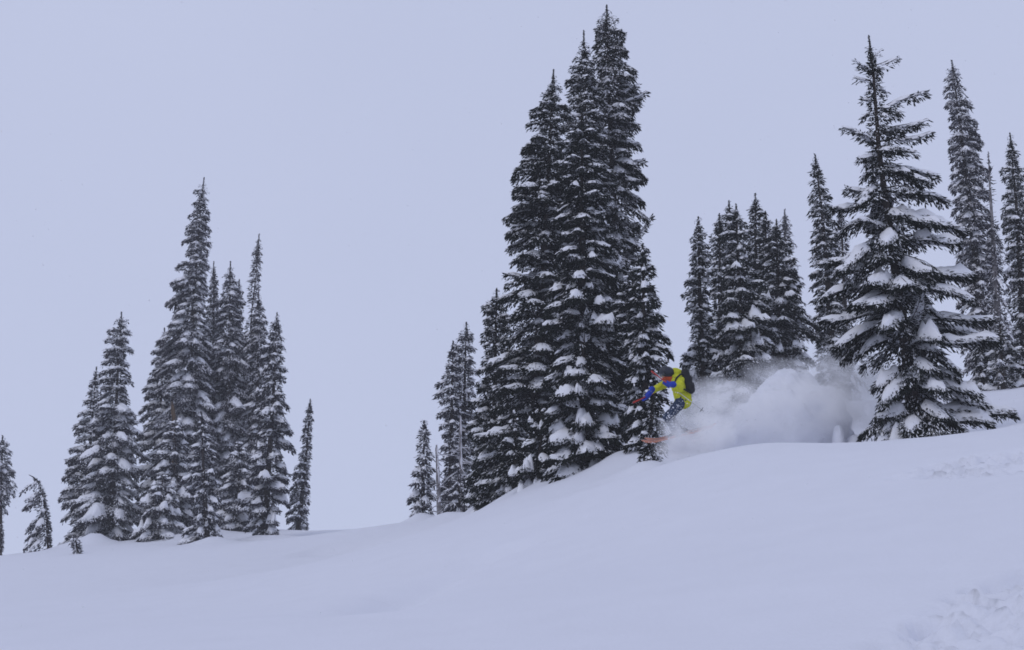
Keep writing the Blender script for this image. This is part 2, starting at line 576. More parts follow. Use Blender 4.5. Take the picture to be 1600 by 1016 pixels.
    p = centre(i, s) + s_[i] * (v * W)[:, None] - ZH * (st["arch"] * W * v * v + drop * st["thick"] + 0.01)[:, None]
    phi = v * 0.85 + rng.normal(0, 0.38, m)
    slope = a[i] - 2 * kk[i] * s
    dz = slope * 0.6 - rng.uniform(-0.1, 0.7, m) - 0.7 * drop * s
    d = norm(h[i] * np.cos(phi)[:, None] + s_[i] * np.sin(phi)[:, None] + ZH * dz[:, None])
    # leader and inner twigs along the trunk
    nl = int(90 + 200 * Ht / (fl / 0.16) ** 1.5)
    tl = rng.random(nl)
    tl[:70] = 0.12 * tl[:70]
    zl = zt - tl * Ht * 0.9 - 0.03
    if bare:
        kp = np.ones(nl, bool)
        for (y0, y1) in bare:
            za, zc = P(800, y0, D)[2], P(800, y1, D)[2]
            kp &= ~((zl < za) & (zl > zc) & (rng.random(nl) < 0.8))
        zl, tl = zl[kp], tl[kp]
        nl = len(zl)
    al = rng.uniform(0, 2 * math.pi, nl)
    el = rng.uniform(0.1, 1.2, nl)
    rl = wid(zl, al) * 0.55 * np.sqrt(rng.random(nl)) * np.clip(tl * 6, 0, 1)
    el = np.where(tl < 0.12, el, el - 0.9)
    pl = ax_at(zl) + np.stack([np.cos(al), np.sin(al), 0 * al], -1) * rl[:, None]
    dl = np.stack([np.cos(al) * np.cos(el), np.sin(al) * np.cos(el), np.sin(el)], -1)
    p = np.concatenate([p, pl])
    d = np.concatenate([d, dl])
    m = len(p)
    l = fl * rng.uniform(0.55, 1.35, m)
    wd_ = fwd * rng.uniform(0.6, 1.3, m)
    tipf = np.clip((zt - p[:, 2]) / (0.06 * Ht + 0.25), 0.35, 1)         # twigs shrink towards the leader's tip
    l, wd_ = l * tipf, wd_ * np.sqrt(tipf)
    e_ = norm(np.cross(d, ZH + rng.normal(0, 0.55, (m, 3))))
    upv = norm(np.cross(e_, d))
    upv *= np.sign(upv[:, 2:3] + 1e-6)
    mid = p + d * (0.5 * l)[:, None]
    dn = upv * (0.22 * wd_)[:, None]
    vv = np.stack([p, mid + e_ * (wd_ / 2)[:, None] - dn, p + d * l[:, None], mid - e_ * (wd_ / 2)[:, None] - dn], 1)
    fi = np.arange(m * 4).reshape(m, 4)
    tri = np.concatenate([fi[:, [0, 1, 2]], fi[:, [0, 2, 3]]])
    mesh_obj("crown", vv.reshape(-1, 3) - base, tri, needle or (M_NEEDLE_HAZED if style in HAZED else M_NEEDLE), root)
    # --- snow and rime on single twigs
    zn = (p[:, 2] - zb) / Ht
    sn = rng.random(m) < st["fs"] * np.concatenate([np.where(drop < 0.3, 2.4, 0.4), np.full(m - len(drop), 0.5)])
    ms = int(sn.sum())
    snow_t = Acc(3)
    if ms:
        lift = ZH * (0.010 + 0.35 * wd_[sn] * rng.uniform(0.2, 0.8, ms))[:, None]
        sv = vv[sn].copy()
        cen = sv.mean(1, keepdims=True)
        sv = cen + (sv - cen) * 0.92
        sv[:, 0] += lift
        sv[:, 2] += lift * 0.7
        sv[:, 1] += lift * 0.2
        sv[:, 3] += lift * 0.2
        fi = np.arange(ms * 4).reshape(ms, 4)
        snow_t.add(sv, np.concatenate([fi[:, [0, 1, 2]], fi[:, [0, 2, 3]]]))
        snow_t.build("twig_snow", M_RIME if style in LOADMAT else M_LOAD, root, base)["kind"] = "stuff"
    # --- pads of snow lying on the branches
    hb = np.nonzero(T > 0.004)[0]
    npad = 0
    if len(hb):
        ns, nv = (11, 7) if D < 40 else ((8, 6) if D < 50 else (7, 5))
        nbp = len(hb)
        smin = np.where(hb >= n_reg, rng.uniform(0.08, 0.40, nbp), rng.uniform(0.25, 0.62, nbp))
        sg = smin[:, None] + (1.0 - smin[:, None]) * np.linspace(0, 1, ns)[None, :]
        vg = np.linspace(-1, 1, nv)
        I = np.repeat(hb, ns * nv)
        S = np.repeat(sg, nv, axis=1).ravel()
        V = np.tile(vg, nbp * ns)
        Wp = width(I, np.minimum(S, 0.985)) * 0.84 * fw_pad[I] * np.sqrt(np.clip(1.0 - (2 * np.repeat(np.tile(np.linspace(0, 1, ns), nbp), nv) - 1.0) ** 4, 0.03, 1))
        q = centre(I, S) + s_[I] * (V * Wp)[:, None]
        nz = rng.normal(0, 1, (nbp, ns, nv))
        nz = (nz + np.roll(nz, 1, 1) + np.roll(nz, 1, 2)) / 3 ** 0.5
        sfr = np.repeat(np.linspace(0, 1, ns)[None, :], nbp, 0)
        env = np.sin(np.clip(sfr * 0.92 + 0.06, 0, 1) * math.pi) ** 0.5
        ph = rng.uniform(0, 6.28, (nbp, 1))
        env = env * (0.72 + 0.38 * np.sin(sfr * rng.uniform(5, 11, (nbp, 1)) + ph))
        th = T[hb][:, None, None] * (env[:, :, None] * (np.clip(1 - np.abs(vg) ** 2.6, 0, 1) ** 0.5)[None, None, :] * (0.95 + 0.42 * nz)) - 0.018
        sink = (0.03 + 0.35 * T[hb])[:, None, None] * (np.abs(vg) ** 3)[None, None, :]
        arch = (st["arch"] * Wp * V * V).reshape(nbp, ns, nv)
        q = q.reshape(nbp, ns, nv, 3) + ZH * (th - arch - sink + 0.012)[..., None]
        bi = np.arange(nbp * ns * nv).reshape(nbp, ns, nv)
        f = np.stack([bi[:, :-1, :-1], bi[:, 1:, :-1], bi[:, 1:, 1:], bi[:, :-1, 1:]], -1).reshape(-1, 4)
        fpb = (ns - 1) * (nv - 1)
        single = [j for j in range(nbp) if pillows and hb[j] >= n_reg and T[hb[j]] >= 0.10]
        for j in single:                                # the big caps one can pick out
            mesh_obj("snow_pillow", q[j].reshape(-1, 3) - base, f[:fpb], M_LOAD, root, None, True)
        rest = np.setdiff1d(np.arange(nbp), single)
        fr = f.reshape(nbp, fpb, 4)[rest].reshape(-1, 4)
        if len(fr):
            mesh_obj("branch_snow", q.reshape(-1, 3) - base, fr, M_LOAD, root, None, True)["kind"] = "stuff"
        npad = len(f) * 2
    TRIS.append(2 * m + 2 * ms + npad + B * 18)
    return root


def snag(name, label, group, axis, D, r_px, seed, stubs=14, stub_len=0.35, torn=False):
    rng = np.random.default_rng(seed)
    axis = sorted(axis, key=lambda a: a[1])
    ys = np.linspace(axis[0][1], axis[-1][1], 16)
    ax3 = np.array([P(interp_axis(axis, y), y, D) for y in ys])
    base = ax3[-1].copy()
    base[2] = float(H(base[0], base[1]))
    ax3[-1, 2] = min(ax3[-1, 2], base[2])
    root = empty(name, base)
    tag(root, label, "dead tree", group)
    r = r_px * mpp(ys[8], D)
    w = Acc(4)
    rad = np.linspace(0.6, 1.25, 16) * r * rng.uniform(0.9, 1.12, 16)
    rad[0] *= 0.45
    tube(w, ax3 + rng.normal(0, r * 0.12, ax3.shape), rad, 8)
    w.build("trunk", M_DEAD, root, base, True)
    sb, sn = Acc(4), Acc(4)
    for j in range(stubs):
        t = rng.uniform(0.03, 0.92)
        k = t * 15
        p0 = ax3[int(k)] + (ax3[min(15, int(k) + 1)] - ax3[int(k)]) * (k % 1)
        an = rng.uniform(0, 6.28)
        Ln = stub_len * rng.uniform(0.4, 1.3) * (0.5 + t)
        d = np.array((math.cos(an), math.sin(an), rng.uniform(-0.7, 0.2)))
        pts = np.array([p0, p0 + d * Ln * 0.5, p0 + d * Ln + ZH * -0.1 * Ln])
        tube(sb, pts, np.array((0.25, 0.16, 0.06)) * r, 4)
        tube(sn, pts[:] + ZH * r * 0.26, np.array((0.25, 0.22, 0.08)) * r * rng.uniform(0.6, 1.3), 5)
    sb.build("stub_branches", M_DEAD, root, base)["kind"] = "stuff"
    # snow plastered on one side and the tip
    if not torn:
        tube(sn, ax3[:12] + np.array((r * 0.35, -r * 0.45, 0.0)), rad[:12] * rng.uniform(0.35, 0.8, 12), 6)
    sn.build("rime_snow", M_RIME, root, base, True)["kind"] = "stuff"
    return root


G_L, G_S, G_C, G_R, G_E = ("firs of the far clump", "trees beside the middle clump", "firs of the middle clump",
                           "firs behind the spray", "firs behind the large fir")
# far clump at the left ------------------------------------------------------------
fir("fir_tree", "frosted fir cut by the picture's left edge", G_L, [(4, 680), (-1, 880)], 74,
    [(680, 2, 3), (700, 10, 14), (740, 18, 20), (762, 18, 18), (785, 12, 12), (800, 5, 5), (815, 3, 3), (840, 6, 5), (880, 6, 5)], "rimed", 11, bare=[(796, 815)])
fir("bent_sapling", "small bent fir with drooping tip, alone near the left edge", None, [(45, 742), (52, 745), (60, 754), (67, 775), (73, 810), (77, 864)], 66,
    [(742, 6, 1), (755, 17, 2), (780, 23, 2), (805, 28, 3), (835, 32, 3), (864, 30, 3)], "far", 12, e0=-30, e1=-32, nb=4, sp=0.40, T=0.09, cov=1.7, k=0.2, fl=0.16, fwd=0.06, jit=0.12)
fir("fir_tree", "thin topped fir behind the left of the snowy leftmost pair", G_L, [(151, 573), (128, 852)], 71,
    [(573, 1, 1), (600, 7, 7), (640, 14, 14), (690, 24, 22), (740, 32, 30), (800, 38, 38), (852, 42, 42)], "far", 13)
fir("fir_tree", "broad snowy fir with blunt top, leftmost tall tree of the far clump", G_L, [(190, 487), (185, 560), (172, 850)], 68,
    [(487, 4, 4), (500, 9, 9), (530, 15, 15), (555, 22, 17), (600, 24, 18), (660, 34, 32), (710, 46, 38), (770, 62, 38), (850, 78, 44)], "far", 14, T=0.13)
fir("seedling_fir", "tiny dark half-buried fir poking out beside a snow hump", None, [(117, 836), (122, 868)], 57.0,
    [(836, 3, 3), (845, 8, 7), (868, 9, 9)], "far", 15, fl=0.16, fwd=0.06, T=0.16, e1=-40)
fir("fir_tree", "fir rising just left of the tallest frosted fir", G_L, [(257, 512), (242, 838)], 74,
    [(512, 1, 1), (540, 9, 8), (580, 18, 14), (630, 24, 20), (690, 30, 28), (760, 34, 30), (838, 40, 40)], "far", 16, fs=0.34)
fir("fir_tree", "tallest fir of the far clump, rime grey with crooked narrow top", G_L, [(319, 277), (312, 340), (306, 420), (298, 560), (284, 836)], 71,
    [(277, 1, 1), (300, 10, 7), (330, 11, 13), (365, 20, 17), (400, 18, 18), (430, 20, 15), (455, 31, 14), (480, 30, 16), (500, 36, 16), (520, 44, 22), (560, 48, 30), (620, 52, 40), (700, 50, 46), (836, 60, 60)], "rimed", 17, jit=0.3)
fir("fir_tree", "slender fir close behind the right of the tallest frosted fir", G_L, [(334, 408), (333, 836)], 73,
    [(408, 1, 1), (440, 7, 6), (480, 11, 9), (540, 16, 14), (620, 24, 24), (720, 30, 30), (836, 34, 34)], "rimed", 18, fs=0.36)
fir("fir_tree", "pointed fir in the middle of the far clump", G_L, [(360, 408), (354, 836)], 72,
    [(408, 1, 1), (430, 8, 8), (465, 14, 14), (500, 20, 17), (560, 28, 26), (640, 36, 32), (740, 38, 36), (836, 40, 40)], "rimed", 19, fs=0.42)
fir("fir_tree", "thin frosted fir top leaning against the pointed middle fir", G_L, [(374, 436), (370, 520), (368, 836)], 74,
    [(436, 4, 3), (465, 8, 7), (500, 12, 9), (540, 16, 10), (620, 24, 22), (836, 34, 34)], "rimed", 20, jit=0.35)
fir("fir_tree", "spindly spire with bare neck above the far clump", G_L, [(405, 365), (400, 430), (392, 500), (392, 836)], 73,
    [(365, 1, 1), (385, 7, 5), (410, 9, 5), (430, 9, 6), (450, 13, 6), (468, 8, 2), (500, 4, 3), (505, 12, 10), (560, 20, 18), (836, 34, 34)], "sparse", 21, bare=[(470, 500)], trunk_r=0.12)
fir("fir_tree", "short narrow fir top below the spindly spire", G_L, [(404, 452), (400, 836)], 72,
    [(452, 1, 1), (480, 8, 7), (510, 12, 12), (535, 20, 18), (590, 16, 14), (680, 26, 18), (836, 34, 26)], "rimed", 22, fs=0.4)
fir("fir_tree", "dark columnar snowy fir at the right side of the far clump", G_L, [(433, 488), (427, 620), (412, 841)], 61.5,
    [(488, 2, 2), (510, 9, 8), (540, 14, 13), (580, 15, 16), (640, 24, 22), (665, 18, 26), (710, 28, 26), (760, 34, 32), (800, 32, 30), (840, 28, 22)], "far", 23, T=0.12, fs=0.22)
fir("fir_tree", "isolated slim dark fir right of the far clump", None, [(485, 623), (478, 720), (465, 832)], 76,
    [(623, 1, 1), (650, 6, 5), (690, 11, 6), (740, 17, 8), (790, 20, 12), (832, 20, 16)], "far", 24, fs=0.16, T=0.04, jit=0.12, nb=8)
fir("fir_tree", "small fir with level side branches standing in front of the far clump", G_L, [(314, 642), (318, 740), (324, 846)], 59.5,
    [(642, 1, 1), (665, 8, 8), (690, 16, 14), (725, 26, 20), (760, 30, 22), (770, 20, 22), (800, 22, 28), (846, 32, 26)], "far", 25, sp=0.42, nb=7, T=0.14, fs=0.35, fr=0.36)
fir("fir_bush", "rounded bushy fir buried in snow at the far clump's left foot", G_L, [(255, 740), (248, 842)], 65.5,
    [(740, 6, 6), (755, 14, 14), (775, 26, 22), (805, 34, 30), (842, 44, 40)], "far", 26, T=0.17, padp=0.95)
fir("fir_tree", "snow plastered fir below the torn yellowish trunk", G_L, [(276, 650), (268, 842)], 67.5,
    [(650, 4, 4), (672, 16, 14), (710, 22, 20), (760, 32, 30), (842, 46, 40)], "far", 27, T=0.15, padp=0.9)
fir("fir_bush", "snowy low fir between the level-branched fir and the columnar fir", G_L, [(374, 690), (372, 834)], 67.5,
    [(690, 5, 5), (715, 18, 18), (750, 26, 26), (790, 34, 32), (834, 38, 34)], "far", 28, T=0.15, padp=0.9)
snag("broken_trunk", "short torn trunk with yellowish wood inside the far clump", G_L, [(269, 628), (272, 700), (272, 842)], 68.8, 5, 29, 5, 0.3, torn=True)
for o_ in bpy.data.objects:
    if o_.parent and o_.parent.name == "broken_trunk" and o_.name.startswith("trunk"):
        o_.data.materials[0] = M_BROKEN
# between ------------------------------------------------------------------------
fir("fir_tree", "short snowy fir, first tree left of the thin dead snag", G_S, [(663, 657), (660, 818)], 57,
    [(657, 1, 1), (680, 8, 7), (710, 13, 13), (740, 17, 17), (775, 20, 20), (800, 22, 19), (818, 20, 20)], "far", 31, fl=0.2, fwd=0.065)
snag("dead_tree", "thin bare dead snag right of the short snowy fir", G_S, [(682, 695), (684, 740), (687, 818)], 55.5, 3.2, 32, 16, 0.5)
fir("fir_tree", "hazy double-topped fir, taller right stem", G_S, [(729, 503), (726, 600), (720, 812)], 58,
    [(503, 3, 3), (520, 9, 9), (560, 14, 14), (600, 17, 17), (640, 20, 20), (700, 24, 24), (760, 30, 26), (812, 34, 30)], "far", 33, fs=0.32)
fir("fir_tree", "hazy double-topped fir, shorter left stem", G_S, [(708, 532), (706, 620), (704, 812)], 57,
    [(532, 1, 1), (550, 7, 6), (570, 15, 8), (620, 17, 12), (680, 16, 16), (740, 14, 20), (812, 18, 24)], "far", 34, fs=0.3)
snag("dead_tree", "rime covered dead spire in front of the double-topped fir", G_S, [(719, 650), (720, 720), (722, 808)], 54, 2.6, 35, 30, 1.2)
fir("fir_bush", "snowy small fir at the foot of the rime covered dead spire", G_S, [(716, 735), (718, 812)], 53,
    [(735, 6, 6), (760, 14, 14), (790, 22, 20), (812, 24, 22)], "far", 36, fl=0.2, fwd=0.06)
# middle clump ---------------------------------------------------------------------
fir("fir_tree", "leftmost fir of the middle clump with small twin tips", G_C, [(776, 450), (774, 560), (770, 800)], 44,
    [(450, 1, 1), (468, 7, 5), (475, 14, 8), (500, 14, 16), (560, 22, 20), (600, 25, 24), (660, 28, 30), (720, 30, 36), (800, 36, 40)], "dense", 41,
    extra=[(480, 762, 468, 0.0, 0.1, 0.12, 0.02), (520, 787, 449, 0.1, -0.8, 0.08, 0.0), (560, 757, 590, 0.0, 0.2, 0.16, 0.05)])
fir("fir_tree", "tall dark fir forming the left flank of the middle clump", G_C, [(865, 108), (858, 250), (848, 420), (832, 780)], 41,
    [(108, 1, 1), (130, 8, 8), (170, 17, 16), (220, 26, 22), (262, 30, 26), (290, 36, 30), (300, 50, 30), (345, 52, 34), (400, 46, 36), (430, 54, 40), (520, 54, 46), (620, 58, 50), (700, 64, 50), (780, 76, 50)],
    "dense", 42, jit=0.26, extra=[(318, 803, 303, -0.2, 0.05, 0.2, 0.03), (350, 800, 350, -0.1, 0.15, 0.2, 0.03), (440, 790, 425, -0.2, 0.1, 0.2, 0.04), (300, 822, 240, 0.1, 0.1, 0.15, 0.02)])
fir("fir_tree", "second tallest fir of the middle clump with needle thin tip", G_C, [(912, 47), (914, 150), (912, 320), (905, 745)], 42.5,
    [(47, 1, 1), (70, 5, 5), (100, 11, 10), (125, 22, 14), (150, 20, 20), (200, 26, 24), (300, 38, 30), (420, 44, 40), (600, 50, 48), (745, 56, 50)], "dense", 43, fs=0.32)
fir("fir_tree", "tallest fir of all, frosted, with a branch jutting right near the top", G_C, [(948, 7), (950, 120), (960, 340), (968, 735)], 44,
    [(7, 3, 3), (25, 12, 11), (45, 16, 22), (70, 16, 20), (100, 22, 26), (140, 24, 40), (180, 28, 40), (215, 30, 38), (260, 34, 40), (310, 40, 52), (350, 42, 50), (400, 44, 48), (480, 44, 40), (560, 46, 38), (735, 48, 36)],
    "rimed", 44, jit=0.26, fs=0.34, e1=-18, needle=M_NEEDLE,
    extra=[(165, 1011, 146, -0.1, 0.02, 0.14, 0.02), (80, 975, 52, 0, 0.1, 0.10, 0.01), (262, 1008, 250, 0, 0.1, 0.16, 0.03), (150, 1000, 130, 0.1, 0.02, 0.1, 0.02), (420, 1018, 335, 0, -0.2, 0.2, 0.03)])
fir("fir_tree", "front fir of the middle clump with thick snow pillows in tiers", G_C, [(909, 168), (909, 300), (911, 500), (916, 748)], 36.8,
    [(168, 1, 1), (190, 9, 9), (220, 18, 18), (260, 26, 24), (330, 30, 30), (400, 36, 34), (460, 42, 38), (520, 46, 46), (580, 46, 52), (640, 52, 52), (690, 62, 56), (748, 66, 58)], "laden", 45, T=0.12, pillows=True,
    extra=[(600, 905, 612, -0.95, 0.3, 0.34, 0.26), (560, 912, 485, -0.75, 0.25, 0.24, 0.17), (640, 880, 625, -0.7, 0.25, 0.34, 0.24), (600, 938, 612, -0.6, 0.3, 0.28, 0.22), (700, 905, 688, -0.9, 0.35, 0.36, 0.24),
           (690, 945, 672, -0.6, 0.3, 0.30, 0.2), (690, 868, 668, -0.55, 0.3, 0.34, 0.22), (720, 860, 710, -0.7, 0.35, 0.3, 0.2), (520, 950, 548, -0.3, 0.35, 0.22, 0.16)])
fir("fir_tree", "slim fir at the right edge of the middle clump behind the skier", G_C, [(1004, 380), (1006, 500), (1010, 728)], 35.5,
    [(380, 1, 1), (400, 7, 7), (430, 14, 16), (470, 20, 24), (520, 24, 30), (570, 26, 32), (640, 26, 28), (728, 26, 24)], "laden", 46, T=0.09, fl=0.15, fwd=0.048)
fir("fir_tree", "dark fir mostly hidden behind the slim right fir of the clump", G_C, [(985, 420), (986, 728)], 40,
    [(420, 4, 4), (480, 24, 22), (560, 30, 26), (650, 36, 28), (728, 36, 30)], "dense", 47, T=0.09,
    extra=[(610, 985, 610, -1.0, 0.1, 0.35, 0.2)])
fir("sapling_fir", "small snowy fir right under the skier's ski tips", G_C, [(1022, 588), (1018, 660), (1006, 744)], 32.2,
    [(588, 2, 2), (610, 11, 9), (640, 17, 13), (680, 19, 17), (710, 15, 20), (744, 10, 14)], "laden", 48, T=0.10, fl=0.14, fwd=0.045, sp=0.30)
fir("fir_bush", "low fir under one big snow cap at the clump's left foot", G_C, [(766, 742), (768, 806)], 42,
    [(742, 18, 16), (760, 30, 26), (806, 34, 30)], "dense", 49, T=0.1, extra=[(752, 768, 748, -0.75, 0.12, 0.55, 0.42), (760, 752, 762, -0.6, 0.2, 0.35, 0.28)])
fir("fir_tree", "short drooping snowy fir in front of the dark left flank fir", G_C, [(846, 630), (842, 772)], 38,
    [(630, 3, 3), (655, 16, 14), (690, 26, 24), (730, 36, 30), (772, 42, 34)], "laden", 50, T=0.11)
fir("fir_tree", "short dark fir between the big snow cap and the drooping fir", G_C, [(806, 640), (804, 788)], 39.6,
    [(640, 3, 3), (670, 16, 14), (710, 24, 22), (750, 30, 28), (788, 34, 30)], "dense", 51, T=0.08)
# behind the spray -----------------------------------------------------------------
fir("fir_tree", "ragged fir at the left of the group behind the spray", G_R, [(1091, 338), (1093, 450), (1098, 608)], 47,
    [(338, 3, 2), (355, 9, 8), (400, 12, 12), (430, 14, 14), (452, 18, 12), (468, 20, 13), (500, 14, 16), (535, 16, 18), (550, 28, 20), (580, 28, 22), (608, 30, 24)], "dense", 61, T=0.08,
    extra=[(560, 1068, 552, -0.2, 0.15, 0.3, 0.14), (596, 1072, 582, -0.4, 0.2, 0.3, 0.15)])
fir("fir_tree", "narrow fir, second from left behind the spray", G_R, [(1124, 333), (1126, 610)], 52,
    [(333, 1, 1), (350, 7, 5), (390, 10, 8), (440, 14, 12), (520, 20, 18), (610, 26, 24)], "dense", 62, fl=0.2, fwd=0.06)
fir("fir_tree", "thin fir tip just left of the broad fir behind the spray", G_R, [(1139, 313), (1141, 610)], 53,
    [(313, 1, 1), (330, 6, 6), (370, 10, 10), (440, 14, 14), (610, 24, 24)], "dense", 63, fl=0.2, fwd=0.06)
fir("fir_tree", "broad cone shaped snowy fir in the centre behind the spray", G_R, [(1150, 318), (1154, 430), (1162, 610)], 45.5,
    [(318, 2, 2), (335, 9, 8), (360, 14, 16), (400, 20, 18), (430, 24, 22), (470, 30, 32), (520, 36, 42), (560, 42, 54), (610, 48, 58)], "laden", 64, T=0.085, fs=0.22)
fir("fir_tree", "pointed fir directly right of the broad fir behind the spray", G_R, [(1180, 302), (1184, 608)], 54,
    [(302, 1, 1), (325, 7, 7), (360, 11, 11), (400, 15, 15), (480, 22, 20), (608, 28, 28)], "dense", 65, fl=0.2, fwd=0.06)
fir("fir_tree", "short fir tip between the pointed fir and the dark wide fir", G_R, [(1196, 330), (1200, 606)], 51,
    [(330, 1, 1), (350, 8, 8), (400, 13, 13), (480, 22, 20), (606, 30, 30)], "dense", 66, fl=0.19, fwd=0.058)
fir("fir_tree", "dark wide fir at the right of the group behind the spray", G_R, [(1213, 342), (1216, 450), (1222, 604)], 48,
    [(342, 2, 2), (365, 9, 10), (400, 17, 15), (420, 20, 24), (460, 26, 30), (510, 30, 38), (560, 34, 40), (604, 36, 40)], "dense", 67, T=0.09, padp=0.7)
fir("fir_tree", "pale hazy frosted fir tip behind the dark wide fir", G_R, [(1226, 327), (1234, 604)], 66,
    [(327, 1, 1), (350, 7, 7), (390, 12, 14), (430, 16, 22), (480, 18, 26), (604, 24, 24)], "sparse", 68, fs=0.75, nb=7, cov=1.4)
fir("fir_tree", "tall narrow fir standing left of the large fir", G_E, [(1273, 240), (1284, 330), (1292, 420), (1303, 600)], 50,
    [(240, 1, 1), (260, 6, 5), (295, 9, 9), (320, 13, 15), (345, 14, 17), (400, 17, 18), (460, 20, 20), (530, 26, 22), (600, 28, 24)], "dense", 69, fs=0.30, fl=0.18, fwd=0.055, jit=0.18)
fir("fir_tree", "thin sparse frosted fir squeezed between narrow fir and large fir", G_E, [(1313, 322), (1318, 420), (1324, 600)], 55,
    [(322, 2, 1), (345, 6, 5), (370, 12, 10), (420, 16, 18), (600, 24, 24)], "sparse", 70, fs=0.6)
# behind the large fir --------------------------------------------------------------
fir("fir_tree", "very tall rime grey column right of the large fir", G_E, [(1487, 94), (1498, 180), (1510, 280), (1522, 380), (1546, 606)], 53,
    [(94, 3, 3), (110, 10, 9), (150, 16, 16), (190, 17, 22), (215, 20, 26), (260, 20, 26), (300, 22, 26), (350, 25, 26), (400, 28, 26), (460, 32, 24), (606, 34, 24)], "rimed", 71, jit=0.14, nb=8, cov=1.9, fs=0.48)
fir("dead_tree", "bare topped snag pole with sparse frosted twigs right of the rime grey column", G_E, [(1544, 237), (1549, 330), (1556, 450), (1566, 610)], 47.5,
    [(237, 2, 2), (330, 2.5, 2.5), (360, 6, 10), (400, 10, 18), (440, 16, 20), (500, 24, 24), (560, 26, 26), (610, 28, 28)], "sparse", 72, fs=0.7, e0=-20, e1=-45, nb=6, bare=[(236, 345)], trunk_r=0.19, cat="dead tree", wood_mat=M_DEAD)
fir("fir_tree", "dark fir cut by the picture's right edge", G_E, [(1578, 207), (1588, 320), (1604, 612)], 48,
    [(207, 1, 1), (230, 6, 6), (260, 10, 10), (300, 13, 14), (350, 18, 20), (420, 17, 22), (500, 20, 26), (612, 26, 30)], "dense", 73, fs=0.26)
fir("sapling_fir", "young open fir with upswept branches at the foot of the snag pole", G_E, [(1562, 500), (1568, 612)], 43,
    [(500, 2, 2), (520, 8, 8), (528, 26, 28), (550, 20, 22), (580, 30, 28), (612, 36, 34)], "young", 74, e0=40, e1=20, cov=1.1, nb=5, fs=0.4)
fir("fir_bush", "dark shrubby fir half hidden by the large fir's right branches", G_E, [(1534, 530), (1536, 612)], 45,
    [(530, 4, 4), (550, 14, 10), (580, 18, 12), (612, 18, 14)], "dense", 75, T=0.12)

# the large fir -----------------------------------------------------------------------
EX = [  # start row, tip x, tip y, tip nearer(-)/farther(+), droop, fan half width, snow
    (92, 1378, 74, 0, -0.1, 0.07, .01), (104, 1404, 90, 0.1, 0.05, 0.09, .015), (118, 1336, 92, 0, 0.05, 0.09, .015), (112, 1345, 98, -0.3, 0.1, 0.09, .01),
    (128, 1334, 118, 0.2, 0.1, 0.1, .015), (172, 1447, 138, -0.1, 0.02, 0.12, .025), (178, 1406, 150, 0.3, 0.05, 0.11, .02), (160, 1348, 150, 0, 0.1, 0.1, .02), (165, 1390, 165, -0.3, .1, .1, .02),
    (220, 1316, 194, -0.1, 0.02, 0.13, .025), (226, 1340, 205, -0.4, 0.1, 0.13, .03), (222, 1452, 212, 0.1, 0.08, 0.13, .03), (212, 1440, 188, 0.3, 0.02, 0.11, .025), (205, 1452, 186, -0.1, 0.06, 0.10, .02),
    (240, 1338, 246, -0.3, 0.2, 0.15, .03), (238, 1432, 232, -0.5, 0.15, 0.16, .04), (262, 1468, 262, -0.2, 0.12, 0.2, .04), (255, 1455, 285, -0.6, 0.2, 0.2, .05),
    (300, 1318, 292, -0.1, 0.05, 0.2, .04), (318, 1300, 322, 0.1, 0.15, 0.25, .06), (300, 1480, 310, 0.3, 0.2, 0.25, .05), (345, 1508, 352, -0.2, 0.25, 0.32, .13), (330, 1470, 350, -0.9, 0.3, 0.32, .14),
    (375, 1500, 372, -0.6, 0.2, 0.34, .18), (360, 1330, 345, -0.8, 0.2, 0.28, .08), (400, 1296, 408, 0.0, 0.2, 0.3, .08), (405, 1310, 420, -0.7, 0.3, 0.34, .10), (440, 1284, 462, 0.1, 0.25, 0.34, .08),
    (440, 1356, 440, -1.3, 0.35, 0.36, .16), (420, 1522, 430, -0.3, 0.25, 0.36, .14), (410, 1450, 420, -1.3, 0.3, 0.30, .10), (450, 1515, 455, -0.8, 0.3, 0.32, .14),
    (480, 1284, 500, -0.2, 0.2, 0.34, .08), (500, 1300, 535, -0.6, 0.3, 0.36, .07), (470, 1330, 470, -1.2, 0.35, 0.34, .08), (500, 1400, 505, -1.5, 0.4, 0.36, .16), (490, 1345, 545, 0.5, 0.3, 0.3, .05),
    (500, 1552, 492, -0.2, 0.12, 0.26, .10), (515, 1540, 520, 0.4, 0.2, 0.24, .10), (530, 1562, 532, -0.6, 0.15, 0.34, .15), (545, 1470, 520, -1.4, 0.35, 0.36, .20), (520, 1438, 455, -1.2, -0.3, 0.2, .08),
    (570, 1368, 598, -0.6, 0.3, 0.34, .12), (580, 1390, 622, -1.1, 0.35, 0.34, .10), (590, 1480, 610, -1.2, 0.4, 0.36, .10), (575, 1532, 622, -0.4, 0.25, 0.34, .18), (600, 1552, 634, -0.3, 0.25, 0.34, .17), (600, 1505, 600, 0.6, 0.3, 0.3, .14),
    (630, 1380, 650, -0.9, 0.3, 0.34, .08), (645, 1430, 672, -1.3, 0.35, 0.36, .06), (650, 1362, 690, -0.7, 0.3, 0.36, .26), (660, 1395, 690, -1.1, 0.35, 0.36, .13), (636, 1588, 646, -0.2, 0.15, 0.30, .17), (650, 1552, 658, -0.5, 0.2, 0.30, .15), (665, 1470, 690, -1.2, 0.3, 0.34, .06),
]
